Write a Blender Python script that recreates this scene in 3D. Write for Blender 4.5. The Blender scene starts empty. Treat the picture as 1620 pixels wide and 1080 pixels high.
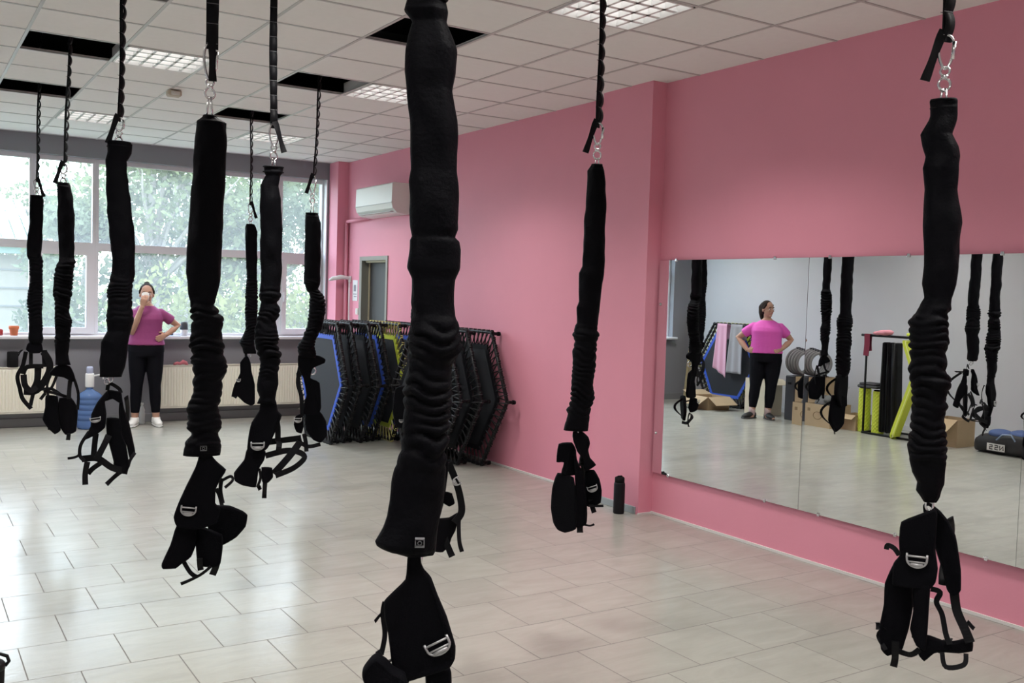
import bpy, math, random
from mathutils import Vector, Matrix, noise
import numpy as np

# ------------------------------------------------------------------ camera, sky, exposure
scn = bpy.context.scene
COL = scn.collection
F_PX, YAW, PITCH, ROLL, CAM_H = 1530.9, 0.5674, -0.0490, 0.0301, 1.6354
ZC = 3.239                                   # ceiling height
_f = np.array([math.sin(YAW) * math.cos(PITCH), math.cos(YAW) * math.cos(PITCH), math.sin(PITCH)])
_r0 = np.array([math.cos(YAW), -math.sin(YAW), 0.0])
_u0 = np.cross(_r0, _f)
_r = math.cos(ROLL) * _r0 + math.sin(ROLL) * _u0
_u = -math.sin(ROLL) * _r0 + math.cos(ROLL) * _u0
cam_data = bpy.data.cameras.new('camera')
cam = bpy.data.objects.new('camera', cam_data)
COL.objects.link(cam)
cam_data.sensor_width = 36.0
cam_data.lens = F_PX / 1620.0 * 36.0
cam_data.clip_start = 0.05
cam_data.clip_end = 200
cam.matrix_world = Matrix(((_r[0], _u[0], -_f[0], 0), (_r[1], _u[1], -_f[1], 0), (_r[2], _u[2], -_f[2], CAM_H), (0, 0, 0, 1)))
scn.camera = cam

world = bpy.data.worlds.new('overcast_sky')
scn.world = world
world.use_nodes = True
wn = world.node_tree.nodes
wl = world.node_tree.links
bg = wn['Background']
SKY_STRENGTH = 8.5
LAMP_W = 19.5
tc = wn.new('ShaderNodeTexCoord')
sx = wn.new('ShaderNodeSeparateXYZ')
ramp = wn.new('ShaderNodeValToRGB')
wl.new(tc.outputs['Generated'], sx.inputs[0])
wl.new(sx.outputs['Z'], ramp.inputs[0])
wl.new(ramp.outputs[0], bg.inputs[0])
ramp.color_ramp.elements[0].position = 0.0
ramp.color_ramp.elements[0].color = (0.55, 0.60, 0.62, 1)
ramp.color_ramp.elements[1].position = 0.6
ramp.color_ramp.elements[1].color = (0.70, 0.86, 1.04, 1)
bg.inputs[1].default_value = SKY_STRENGTH

scn.view_settings.view_transform = 'Standard'
scn.view_settings.look = 'None'
scn.view_settings.gamma = 1.0
scn.view_settings.use_curve_mapping = False
scn.view_settings.exposure = 0.22

# ------------------------------------------------------------------ helpers
C0 = np.array([0, 0, CAM_H])

def ray(px, py):
    return _f + _r * (px - 810) / F_PX - _u * (py - 540) / F_PX

def hit(px, py, ax, val):
    """Point of the view ray on the plane axis = val (how the photo was measured)."""
    d = ray(px, py)
    return C0 + d * ((val - C0[ax]) / d[ax])

def local(px, py, X, Y):
    """(u, z) of a photo point in the upright plane that faces the camera through a hook at X, Y."""
    n = math.hypot(X, Y)
    dx, dy = X / n, Y / n
    d = ray(px, py)
    t = n / (d[0] * dx + d[1] * dy)
    P = C0 + d * t
    return ((P[0] - X) * dy - (P[1] - Y) * dx, P[2])

def px_per_m(X, Y):
    n = math.hypot(X, Y)
    return F_PX / float(np.dot(np.array([X, Y, 0.0]), _f))

MATS = {}

def mat(name, col, rough=0.6, metal=0.0, spec=0.5, bump=0.0, bscale=60.0, var=0.0, vscale=6.0, sheen=0.0):
    if name in MATS:
        return MATS[name]
    m = bpy.data.materials.new(name)
    m.use_nodes = True
    nt = m.node_tree
    b = nt.nodes['Principled BSDF']
    b.inputs['Base Color'].default_value = (*col, 1)
    b.inputs['Roughness'].default_value = rough
    b.inputs['Metallic'].default_value = metal
    b.inputs['Specular IOR Level'].default_value = spec
    if sheen:
        b.inputs['Sheen Weight'].default_value = sheen
    t = nt.nodes.new('ShaderNodeTexCoord')
    if var:
        n = nt.nodes.new('ShaderNodeTexNoise')
        n.inputs['Scale'].default_value = vscale
        n.inputs['Detail'].default_value = 4
        mx = nt.nodes.new('ShaderNodeMix')
        mx.data_type = 'RGBA'
        mx.inputs['A'].default_value = (*[max(0, c * (1 - var)) for c in col], 1)
        mx.inputs['B'].default_value = (*[min(1, c * (1 + var)) for c in col], 1)
        nt.links.new(t.outputs['Object'], n.inputs['Vector'])
        nt.links.new(n.outputs['Fac'], mx.inputs['Factor'])
        nt.links.new(mx.outputs['Result'], b.inputs['Base Color'])
    if bump:
        n2 = nt.nodes.new('ShaderNodeTexNoise')
        n2.inputs['Scale'].default_value = bscale
        n2.inputs['Detail'].default_value = 3
        bp = nt.nodes.new('ShaderNodeBump')
        bp.inputs['Strength'].default_value = bump
        bp.inputs['Distance'].default_value = 0.01
        nt.links.new(t.outputs['Object'], n2.inputs['Vector'])
        nt.links.new(n2.outputs['Fac'], bp.inputs['Height'])
        nt.links.new(bp.outputs['Normal'], b.inputs['Normal'])
    MATS[name] = m
    return m


class MB:
    """Collects shapes; build() links them as one mesh object."""

    def __init__(s):
        s.v = []
        s.f = []
        s.sm = []
        s.mi = []
        s.cur = 0

    def add(s, vs, fs, smooth=False):
        o = len(s.v)
        s.v += [tuple(map(float, p)) for p in vs]
        s.f += [tuple(i + o for i in f) for f in fs]
        s.sm += [smooth] * len(fs)
        s.mi += [s.cur] * len(fs)
        return s

    def box(s, x0, x1, y0, y1, z0, z1):
        v = [(x, y, z) for x in (x0, x1) for y in (y0, y1) for z in (z0, z1)]
        return s.add(v, [(0, 1, 3, 2), (4, 6, 7, 5), (0, 4, 5, 1), (2, 3, 7, 6), (0, 2, 6, 4), (1, 5, 7, 3)])

    def rbox(s, x0, x1, y0, y1, z0, z1, b=0.01):
        """box with chamfered edges"""
        vs = []
        idx = {}
        xs, ys, zs = (x0, x1), (y0, y1), (z0, z1)
        for i in (0, 1):
            for j in (0, 1):
                for k in (0, 1):
                    sx_, sy_, sz_ = (1 - 2 * i), (1 - 2 * j), (1 - 2 * k)
                    for a in range(3):
                        p = [xs[i] + sx_ * b, ys[j] + sy_ * b, zs[k] + sz_ * b]
                        p[a] = (xs[i], ys[j], zs[k])[a]
                        idx[i, j, k, a] = len(vs)
                        vs.append(p)
        g = lambda i, j, k, a: idx[i, j, k, a]
        fs = []
        for t in (0, 1):
            fs.append([g(t, 0, 0, 0), g(t, 1, 0, 0), g(t, 1, 1, 0), g(t, 0, 1, 0)])
            fs.append([g(0, t, 0, 1), g(1, t, 0, 1), g(1, t, 1, 1), g(0, t, 1, 1)])
            fs.append([g(0, 0, t, 2), g(1, 0, t, 2), g(1, 1, t, 2), g(0, 1, t, 2)])
        for p in (0, 1):
            for q in (0, 1):
                fs.append([g(p, q, 0, 0), g(p, q, 1, 0), g(p, q, 1, 1), g(p, q, 0, 1)])
                fs.append([g(p, 0, q, 0), g(p, 1, q, 0), g(p, 1, q, 2), g(p, 0, q, 2)])
                fs.append([g(0, p, q, 1), g(1, p, q, 1), g(1, p, q, 2), g(0, p, q, 2)])
                for r_ in (0, 1):
                    fs.append([g(p, q, r_, 0), g(p, q, r_, 1), g(p, q, r_, 2)])
        return s.add(vs, fs)

    def tube(s, pts, rad, n=10, caps=True, closed=False, flat=None):
        """tube along points; rad a number, a list, or a list of (ra, rb); flat: fixed axis for ra"""
        P = [Vector(p) for p in pts]
        N = len(P)
        R = rad if isinstance(rad, (list, tuple)) and len(rad) == N else [rad] * N
        up = None
        vs = []
        for i in range(N):
            a = P[i - 1] if (i > 0 or closed) else P[i]
            c = P[(i + 1) % N] if (i < N - 1 or closed) else P[i]
            T = (c - a)
            T = T.normalized() if T.length > 1e-9 else Vector((0, 0, 1))
            if flat is not None:
                A = Vector(flat) - T * T.dot(Vector(flat))
                A = A.normalized() if A.length > 1e-6 else T.orthogonal().normalized()
            elif up is None:
                A = T.orthogonal().normalized()
            else:
                A = up - T * T.dot(up)
                A = A.normalized() if A.length > 1e-6 else T.orthogonal().normalized()
            up = A
            B = T.cross(A)
            ra, rb = R[i] if isinstance(R[i], (tuple, list)) else (R[i], R[i])
            for k in range(n):
                t = 2 * math.pi * k / n
                vs.append(P[i] + A * (ra * math.cos(t)) + B * (rb * math.sin(t)))
        fs = []
        for i in range(N if closed else N - 1):
            j = (i + 1) % N
            for k in range(n):
                l = (k + 1) % n
                fs.append((i * n + k, i * n + l, j * n + l, j * n + k))
        s.add(vs, fs, True)
        if caps and not closed:
            o = len(s.v) - len(vs)
            s.f.append(tuple(o + k for k in reversed(range(n))))
            s.f.append(tuple(o + (N - 1) * n + k for k in range(n)))
            s.sm += [False, False]
            s.mi += [s.cur] * 2
        return s

    def lathe(s, prof, c=(0, 0, 0), n=24, caps=True):
        vs = [(c[0] + r * math.cos(2 * math.pi * k / n), c[1] + r * math.sin(2 * math.pi * k / n), c[2] + z) for r, z in prof for k in range(n)]
        fs = [(i * n + k, i * n + (k + 1) % n, (i + 1) * n + (k + 1) % n, (i + 1) * n + k) for i in range(len(prof) - 1) for k in range(n)]
        s.add(vs, fs, True)
        if caps:
            o = len(s.v) - len(vs)
            s.f += [tuple(o + k for k in reversed(range(n))), tuple(o + (len(prof) - 1) * n + k for k in range(n))]
            s.sm += [False] * 2
            s.mi += [s.cur] * 2
        return s

    def ell(s, c, r, n=14, m=9, rot=None):
        vs = []
        for i in range(m + 1):
            p = math.pi * i / m
            for k in range(n):
                t = 2 * math.pi * k / n
                q = Vector((r[0] * math.sin(p) * math.cos(t), r[1] * math.sin(p) * math.sin(t), r[2] * math.cos(p)))
                if rot is not None:
                    q = rot @ q
                vs.append((c[0] + q.x, c[1] + q.y, c[2] + q.z))
        fs = [(i * n + k, (i + 1) * n + k, (i + 1) * n + (k + 1) % n, i * n + (k + 1) % n) for i in range(m) for k in range(n)]
        return s.add(vs, fs, True)

    def loft(s, rings, n=24, p=2.0):
        """rings: (cx, cy, z, rx, ry), capped at both ends"""
        vs = []
        for cx, cy, z, rx, ry in rings:
            for k in range(n):
                t = 2 * math.pi * k / n
                ct, st = math.cos(t), math.sin(t)
                vs.append((cx + rx * math.copysign(abs(ct) ** (2 / p), ct), cy + ry * math.copysign(abs(st) ** (2 / p), st), z))
        fs = [(i * n + k, i * n + (k + 1) % n, (i + 1) * n + (k + 1) % n, (i + 1) * n + k) for i in range(len(rings) - 1) for k in range(n)]
        s.add(vs, fs, True)
        o = len(s.v) - len(vs)
        s.f += [tuple(o + k for k in reversed(range(n))), tuple(o + (len(rings) - 1) * n + k for k in range(n))]
        s.sm += [True] * 2
        s.mi += [s.cur] * 2
        return s

    def band(s, pts, w, th, d0=0.0, dfun=None, twist=0.0, lean=0.0, uc=0.0):
        """flat webbing along (u, z) points in the local x-z plane; w width, th thickness, d0 depth"""
        P = smooth_line([Vector((p[0], p[1])) for p in pts], 5)
        N = len(P)
        vs = []
        for i in range(N):
            T = (P[min(i + 1, N - 1)] - P[max(i - 1, 0)])
            T = T.normalized() if T.length > 1e-9 else Vector((0, 1))
            nrm = Vector((-T.y, T.x))
            d = d0 + (dfun(i / (N - 1)) if dfun else 0) + lean * (P[i].x - uc)
            tw = twist * math.sin(math.pi * i / (N - 1))
            for su, sd in ((-1, -1), (1, -1), (1, 1), (-1, 1)):
                o = nrm * (su * w / 2)
                vs.append((P[i].x + o.x * math.cos(tw), d + sd * th / 2 + su * math.sin(tw) * w / 2, P[i].y + o.y * math.cos(tw)))
        fs = [(i * 4 + k, i * 4 + (k + 1) % 4, i * 4 + 4 + (k + 1) % 4, i * 4 + 4 + k) for i in range(N - 1) for k in range(4)]
        fs += [(3, 2, 1, 0), tuple((N - 1) * 4 + k for k in range(4))]
        return s.add(vs, fs)

    def pad(s, pts, th, d0=0.0, rim=0.006, wob=0.006, seed=0, lean=0.0):
        """padded panel: outline in the local x-z plane, rounded rim, thickness th"""
        P = smooth_ring([Vector((p[0], p[1])) for p in pts], 3)
        N = len(P)
        A = sum(P[i].x * P[(i + 1) % N].y - P[(i + 1) % N].x * P[i].y for i in range(N))
        sg = 1 if A > 0 else -1
        nr = []
        for i in range(N):
            T = (P[(i + 1) % N] - P[i - 1])
            T = T.normalized() if T.length > 1e-9 else Vector((1, 0))
            nr.append(Vector((-T.y, T.x)) * sg)
        uc = sum(q.x for q in P) / N
        lev = [(-th / 2, rim), (-th / 2 * 0.7, rim * 0.3), (0, 0), (th / 2 * 0.7, rim * 0.3), (th / 2, rim)]
        vs = []
        for dd, ins in lev:
            for i in range(N):
                q = P[i] + nr[i] * ins
                w = wob * noise.noise((q.x * 14 + seed * 3.1, q.y * 14, seed))
                vs.append((q.x, d0 + dd + w + lean * (q.x - uc), q.y))
        fs = [(l * N + i, l * N + (i + 1) % N, (l + 1) * N + (i + 1) % N, (l + 1) * N + i) for l in range(4) for i in range(N)]
        if sg > 0:
            fs = [tuple(reversed(f)) for f in fs]
        s.add(vs, fs, True)
        o = len(s.v) - len(vs)
        c0 = tuple(o + i for i in range(N))
        c1 = tuple(o + 4 * N + i for i in range(N))
        s.f += ([c0, tuple(reversed(c1))] if sg > 0 else [tuple(reversed(c0)), c1])
        s.sm += [False] * 2
        s.mi += [s.cur] * 2
        return s

    def build(s, name, m, parent=None, loc=None, rotz=None):
        me = bpy.data.meshes.new(name)
        me.from_pydata(s.v, [], s.f)
        for x in (m if isinstance(m, (list, tuple)) else [m]):
            me.materials.append(x)
        me.polygons.foreach_set('use_smooth', s.sm)
        me.polygons.foreach_set('material_index', s.mi)
        me.update()
        o = bpy.data.objects.new(name, me)
        COL.objects.link(o)
        if parent is not None:
            o.parent = parent
        if loc is not None:
            o.location = loc
        if rotz is not None:
            o.rotation_euler.z = rotz
        return o


def smooth_line(P, k):
    out = []
    N = len(P)
    if N < 3:
        return [P[0].lerp(P[-1], i / k) for i in range(k + 1)]
    for i in range(N - 1):
        p0, p1, p2, p3 = P[max(i - 1, 0)], P[i], P[i + 1], P[min(i + 2, N - 1)]
        for j in range(k):
            t = j / k
            out.append(0.5 * ((2 * p1) + (p2 - p0) * t + (2 * p0 - 5 * p1 + 4 * p2 - p3) * t * t + (3 * p1 - p0 - 3 * p2 + p3) * t ** 3))
    out.append(P[-1])
    return out

def smooth_ring(P, k):
    out = []
    N = len(P)
    for i in range(N):
        p0, p1, p2, p3 = P[i - 1], P[i], P[(i + 1) % N], P[(i + 2) % N]
        for j in range(k):
            t = j / k
            cr = 0.5 * ((2 * p1) + (p2 - p0) * t + (2 * p0 - 5 * p1 + 4 * p2 - p3) * t * t + (3 * p1 - p0 - 3 * p2 + p3) * t ** 3)
            out.append(cr.lerp(p1.lerp(p2, t), 0.55))
    return out

def tag(o, label, cat, group=None, kind=None):
    if label:
        o['label'] = label
    if cat:
        o['category'] = cat
    if group:
        o['group'] = group
    if kind:
        o['kind'] = kind
    return o

def thing(name, label, cat, loc=(0, 0, 0), rotz=0.0, group=None):
    o = bpy.data.objects.new(name, None)
    o.empty_display_size = 0.1
    COL.objects.link(o)
    o.location = loc
    o.rotation_euler = (0, 0, rotz)
    return tag(o, label, cat, group)

def struct(name, mb, m, parent=None):
    o = mb.build(name, m, parent)
    if parent is None:
        o['kind'] = 'structure'
    return o

# ------------------------------------------------------------------ materials
M_PINK = mat('pink_paint', (0.78, 0.305, 0.400), 0.55, spec=0.3, bump=0.05, bscale=90, var=0.03, vscale=3)
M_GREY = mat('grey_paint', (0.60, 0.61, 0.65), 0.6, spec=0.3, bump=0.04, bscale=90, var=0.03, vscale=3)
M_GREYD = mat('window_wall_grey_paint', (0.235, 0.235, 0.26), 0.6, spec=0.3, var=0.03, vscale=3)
M_WHITE = mat('white_paint', (0.80, 0.80, 0.80), 0.45)
M_PVC = mat('white_window_plastic', (0.74, 0.74, 0.78), 0.35)
M_TBAR = mat('ceiling_rail_paint', (0.50, 0.49, 0.48), 0.3, spec=0.6)
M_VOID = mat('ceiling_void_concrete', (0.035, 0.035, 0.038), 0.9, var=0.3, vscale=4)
M_FAB = mat('black_nylon_fabric', (0.0026, 0.0026, 0.0040), 0.62, spec=0.06, bump=0.25, bscale=110)
M_FAB2 = mat('black_padded_mesh', (0.0030, 0.0030, 0.0045), 0.8, spec=0.06, bump=0.3, bscale=260)
M_WEB = mat('black_webbing', (0.004, 0.004, 0.0055), 0.6, spec=0.15)
M_STITCH = mat('pale_stitching', (0.17, 0.17, 0.18), 0.8)
M_CHROME = mat('chrome_steel', (0.72, 0.72, 0.74), 0.18, metal=1.0)
M_BUCKLE = mat('grey_metal_buckle', (0.42, 0.42, 0.43), 0.38, metal=0.55)
M_RAD = mat('cream_radiator_enamel', (0.90, 0.87, 0.76), 0.35)
M_BLACKM = mat('black_powder_coat', (0.007, 0.007, 0.009), 0.45, spec=0.2)
M_MAT = mat('charcoal_jump_mat', (0.018, 0.020, 0.026), 0.75, bump=0.1, bscale=300)
M_BLUE = mat('blue_border_fabric', (0.035, 0.10, 0.55), 0.55)
M_LIME = mat('lime_border_fabric', (0.62, 0.72, 0.06), 0.5)
M_CARD = mat('brown_cardboard', (0.42, 0.31, 0.19), 0.85, var=0.08, vscale=8)
M_RUBBER = mat('black_rubber', (0.007, 0.007, 0.008), 0.8, spec=0.2)

# tiled floor: 40 cm squares in half bond
def floor_material():
    m = bpy.data.materials.new('stone_look_floor_tiles')
    m.use_nodes = True
    nt = m.node_tree
    L = nt.links
    b = nt.nodes['Principled BSDF']
    t = nt.nodes.new('ShaderNodeTexCoord')
    mp = nt.nodes.new('ShaderNodeMapping')
    mp.inputs['Location'].default_value = (-0.477 - 0.2 + 8.0, -4.3419 + 8.0, 0)
    L.new(t.outputs['Object'], mp.inputs['Vector'])
    br = nt.nodes.new('ShaderNodeTexBrick')
    br.offset = 0.5
    br.offset_frequency = 2
    br.squash = 1.0
    br.inputs['Scale'].default_value = 1.0
    br.inputs['Brick Width'].default_value = 0.3988
    br.inputs['Row Height'].default_value = 0.3986
    br.inputs['Mortar Size'].default_value = 0.0028
    br.inputs['Mortar Smooth'].default_value = 0.15
    br.inputs['Color1'].default_value = (0.0, 0.0, 0.0, 1)
    br.inputs['Color2'].default_value = (1.0, 1.0, 1.0, 1)
    br.inputs['Mortar'].default_value = (0.5, 0.5, 0.5, 1)
    br.inputs['Bias'].default_value = 0.0
    L.new(mp.outputs[0], br.inputs['Vector'])
    # cloudy stone veins drawn out along X
    mp2 = nt.nodes.new('ShaderNodeMapping')
    mp2.inputs['Scale'].default_value = (1.3, 5.0, 1)
    L.new(t.outputs['Object'], mp2.inputs['Vector'])
    n = nt.nodes.new('ShaderNodeTexNoise')
    n.inputs['Scale'].default_value = 2.2
    n.inputs['Detail'].default_value = 7
    n.inputs['Roughness'].default_value = 0.62
    n.inputs['Distortion'].default_value = 0.8
    L.new(mp2.outputs[0], n.inputs['Vector'])
    cr = nt.nodes.new('ShaderNodeValToRGB')
    cr.color_ramp.elements[0].position = 0.3
    cr.color_ramp.elements[0].color = (0.355, 0.352, 0.312, 1)
    cr.color_ramp.elements[1].position = 0.72
    cr.color_ramp.elements[1].color = (0.410, 0.406, 0.362, 1)
    L.new(n.outputs['Fac'], cr.inputs[0])
    tone = nt.nodes.new('ShaderNodeMix')
    tone.data_type = 'RGBA'
    tone.blend_type = 'MULTIPLY'
    tone.inputs['Factor'].default_value = 0.07
    L.new(cr.outputs[0], tone.inputs['A'])
    L.new(br.outputs['Color'], tone.inputs['B'])
    mo = nt.nodes.new('ShaderNodeMix')
    mo.data_type = 'RGBA'
    L.new(br.outputs['Fac'], mo.inputs['Factor'])
    L.new(tone.outputs['Result'], mo.inputs['A'])
    mo.inputs['B'].default_value = (0.16, 0.15, 0.14, 1)
    L.new(mo.outputs['Result'], b.inputs['Base Color'])
    rr = nt.nodes.new('ShaderNodeMapRange')
    rr.inputs['To Min'].default_value = 0.15
    rr.inputs['To Max'].default_value = 0.27
    L.new(n.outputs['Fac'], rr.inputs['Value'])
    rm = nt.nodes.new('ShaderNodeMix')
    L.new(br.outputs['Fac'], rm.inputs['Factor'])
    L.new(rr.outputs[0], rm.inputs['A'])
    rm.inputs['B'].default_value = 0.8
    L.new(rm.outputs['Result'], b.inputs['Roughness'])
    b.inputs['Specular IOR Level'].default_value = 0.55
    bp = nt.nodes.new('ShaderNodeBump')
    bp.inputs['Strength'].default_value = 0.5
    bp.inputs['Distance'].default_value = 0.003
    bp.invert = True
    L.new(br.outputs['Fac'], bp.inputs['Height'])
    bp2 = nt.nodes.new('ShaderNodeBump')
    bp2.inputs['Strength'].default_value = 0.06
    bp2.inputs['Distance'].default_value = 0.01
    n3 = nt.nodes.new('ShaderNodeTexNoise')
    n3.inputs['Scale'].default_value = 9
    n3.inputs['Detail'].default_value = 3
    L.new(mp2.outputs[0], n3.inputs['Vector'])
    L.new(n3.outputs['Fac'], bp2.inputs['Height'])
    L.new(bp.outputs[0], bp2.inputs['Normal'])
    L.new(bp2.outputs[0], b.inputs['Normal'])
    return m

M_FLOOR = floor_material()
M_CEIL = mat('mineral_ceiling_tile', (0.86, 0.85, 0.83), 0.85, spec=0.2, bump=0.15, bscale=160, var=0.03, vscale=20)

def glass_material():
    m = bpy.data.materials.new('dusty_window_glass')
    m.use_nodes = True
    nt = m.node_tree
    nt.nodes.remove(nt.nodes['Principled BSDF'])
    out = nt.nodes['Material Output']
    tr = nt.nodes.new('ShaderNodeBsdfTransparent')
    tr.inputs[0].default_value = (0.93, 0.96, 0.96, 1)
    gl = nt.nodes.new('ShaderNodeBsdfGlossy')
    gl.inputs['Roughness'].default_value = 0.03
    df = nt.nodes.new('ShaderNodeBsdfTranslucent')
    df.inputs[0].default_value = (0.9, 0.93, 0.95, 1)
    fr = nt.nodes.new('ShaderNodeFresnel')
    fr.inputs[0].default_value = 1.45
    m1 = nt.nodes.new('ShaderNodeMixShader')
    m2 = nt.nodes.new('ShaderNodeMixShader')
    m1.inputs[0].default_value = 0.14
    nt.links.new(tr.outputs[0], m1.inputs[1])
    nt.links.new(df.outputs[0], m1.inputs[2])
    nt.links.new(fr.outputs[0], m2.inputs[0])
    nt.links.new(m1.outputs[0], m2.inputs[1])
    nt.links.new(gl.outputs[0], m2.inputs[2])
    nt.links.new(m2.outputs[0], out.inputs[0])
    return m

M_GLASS = glass_material()
m = bpy.data.materials.new('silvered_mirror')
m.use_nodes = True
b = m.node_tree.nodes['Principled BSDF']
b.inputs['Base Color'].default_value = (0.86, 0.89, 0.88, 1)
b.inputs['Metallic'].default_value = 1.0
b.inputs['Roughness'].default_value = 0.0
M_MIRROR = m

# ------------------------------------------------------------------ the room
XR, XL, YB, YF = 4.860, -1.45, 11.887, -3.2
mb = MB().box(XL - 0.2, XR + 1.6, YF - 0.2, YB + 0.3, -0.12, 0)
struct('floor', mb, M_FLOOR)

HOOKS = {}
GX0, GY0 = 0.7156, 4.0316                    # ceiling grid phase, 0.6 m cells
def cell(ix, iy):
    return GX0 + 0.6 * ix, GX0 + 0.6 * ix + 0.6, GY0 + 0.6 * iy, GY0 + 0.6 * iy + 0.6
holes = {(0, 2), (0, 5), (0, 8), (3, 2), (3, 5), (3, 8), (0, -1), (3, -1), (0, -4), (3, -4), (1, 1), (2, -1)}
lamps = [(ix, iy) for ix in (-2, 1, 4) for iy in (-10, -5, 0, 5, 10)]
mb = MB()
bars = MB()
ix0, ix1 = -4, 7
iy0, iy1 = -13, 14
for ix in range(ix0, ix1):
    for iy in range(iy0, iy1):
        x0, x1, y0, y1 = cell(ix, iy)
        x0, x1 = max(x0, XL), min(x1, XR + 0.005)
        y0, y1 = max(y0, YF), min(y1, YB + 0.02)
        if x1 <= x0 or y1 <= y0 or (ix, iy) in holes or (ix, iy) in lamps:
            continue
        mb.box(x0, x1, y0, y1, ZC + 0.003, ZC + 0.02)
struct('ceiling', mb, M_CEIL)
for ix in range(ix0, ix1 + 1):
    x = GX0 + 0.6 * ix
    if XL < x < XR:
        bars.box(x - 0.010, x + 0.010, YF, YB, ZC - 0.001, ZC + 0.008)
for iy in range(iy0, iy1 + 1):
    y = GY0 + 0.6 * iy
    if YF < y < YB:
        bars.box(XL, XR, y - 0.010, y + 0.010, ZC - 0.0008, ZC + 0.0075)
struct('ceiling_grid', bars, M_TBAR)
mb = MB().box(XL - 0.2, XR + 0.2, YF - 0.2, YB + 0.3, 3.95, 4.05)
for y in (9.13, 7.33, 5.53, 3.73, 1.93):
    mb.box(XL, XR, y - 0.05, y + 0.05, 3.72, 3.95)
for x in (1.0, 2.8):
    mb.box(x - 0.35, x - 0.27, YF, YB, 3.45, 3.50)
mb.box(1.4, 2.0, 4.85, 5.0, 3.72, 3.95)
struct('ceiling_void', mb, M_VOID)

# right wall with the doorway, running to the back corner
DY0, DY1, DZ = 10.37, 11.18, 2.04
mb = MB()
mb.box(XR, XR + 0.15, YF - 0.2, DY0, 0, 3.95)
mb.box(XR, XR + 0.15, DY1, YB + 0.3, 0, 3.95)
mb.box(XR, XR + 0.15, DY0, DY1, DZ, 3.95)
struct('wall_right', mb, M_PINK)
struct('pillar', MB().box(4.725, XR + 0.01, 5.575, 6.17, 0, 3.30), M_PINK)
struct('corner_pillar', MB().box(4.715, XR + 0.01, 11.60, YB + 0.05, 0, 3.30), M_PINK)
mb = MB()
mb.box(XL - 0.15, XL, YF - 0.2, YB + 0.3, 0, 3.95)
struct('wall_left', mb, M_GREY)
struct('wall_front', MB().box(XL - 0.2, XR + 0.2, YF - 0.15, YF, 0, 3.95), M_GREY)
# window wall: parapet, lintel, piers
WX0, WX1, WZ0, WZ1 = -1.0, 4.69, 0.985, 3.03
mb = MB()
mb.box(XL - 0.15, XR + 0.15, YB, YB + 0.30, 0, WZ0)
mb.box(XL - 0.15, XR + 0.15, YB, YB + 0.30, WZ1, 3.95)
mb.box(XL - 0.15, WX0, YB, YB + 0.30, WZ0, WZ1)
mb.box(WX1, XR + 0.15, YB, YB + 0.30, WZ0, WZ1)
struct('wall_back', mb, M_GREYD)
# sill, reveals, skirtings
struct('trim_1', MB().rbox(WX0 - 0.04, WX1 + 0.015, YB - 0.09, YB + 0.16, WZ0 - 0.005, WZ0 + 0.03, 0.006), M_PVC)
struct('trim_2', MB().box(WX1 - 0.012, WX1 + 0.002, YB - 0.004, YB + 0.16, WZ0 + 0.03, WZ1), M_PVC)
struct('baseboard_back', MB().rbox(XL, 4.715, YB - 0.014, YB + 0.01, 0, 0.10, 0.004), mat('grey_skirting', (0.20, 0.20, 0.215), 0.5))
mb = MB().box(XR - 0.012, XR + 0.01, YF, 5.575, 0, 0.016).box(XR - 0.012, XR + 0.01, 6.17, DY0 - 0.06, 0, 0.016)
mb.box(4.86 - 0.14, 4.86, 5.563, 5.576, 0, 0.012)
struct('baseboard_right', mb, mat('white_caulk_strip', (0.74, 0.72, 0.70), 0.5))
struct('trim_3', MB().rbox(4.713, 4.727, 5.60, 6.17, 0.0, 0.055, 0.003), mat('dull_metal_skirting', (0.33, 0.36, 0.37), 0.4, metal=0.3))
struct('baseboard_left', MB().rbox(XL - 0.01, XL + 0.012, YF, YB, 0, 0.07, 0.003), M_GREY)

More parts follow.
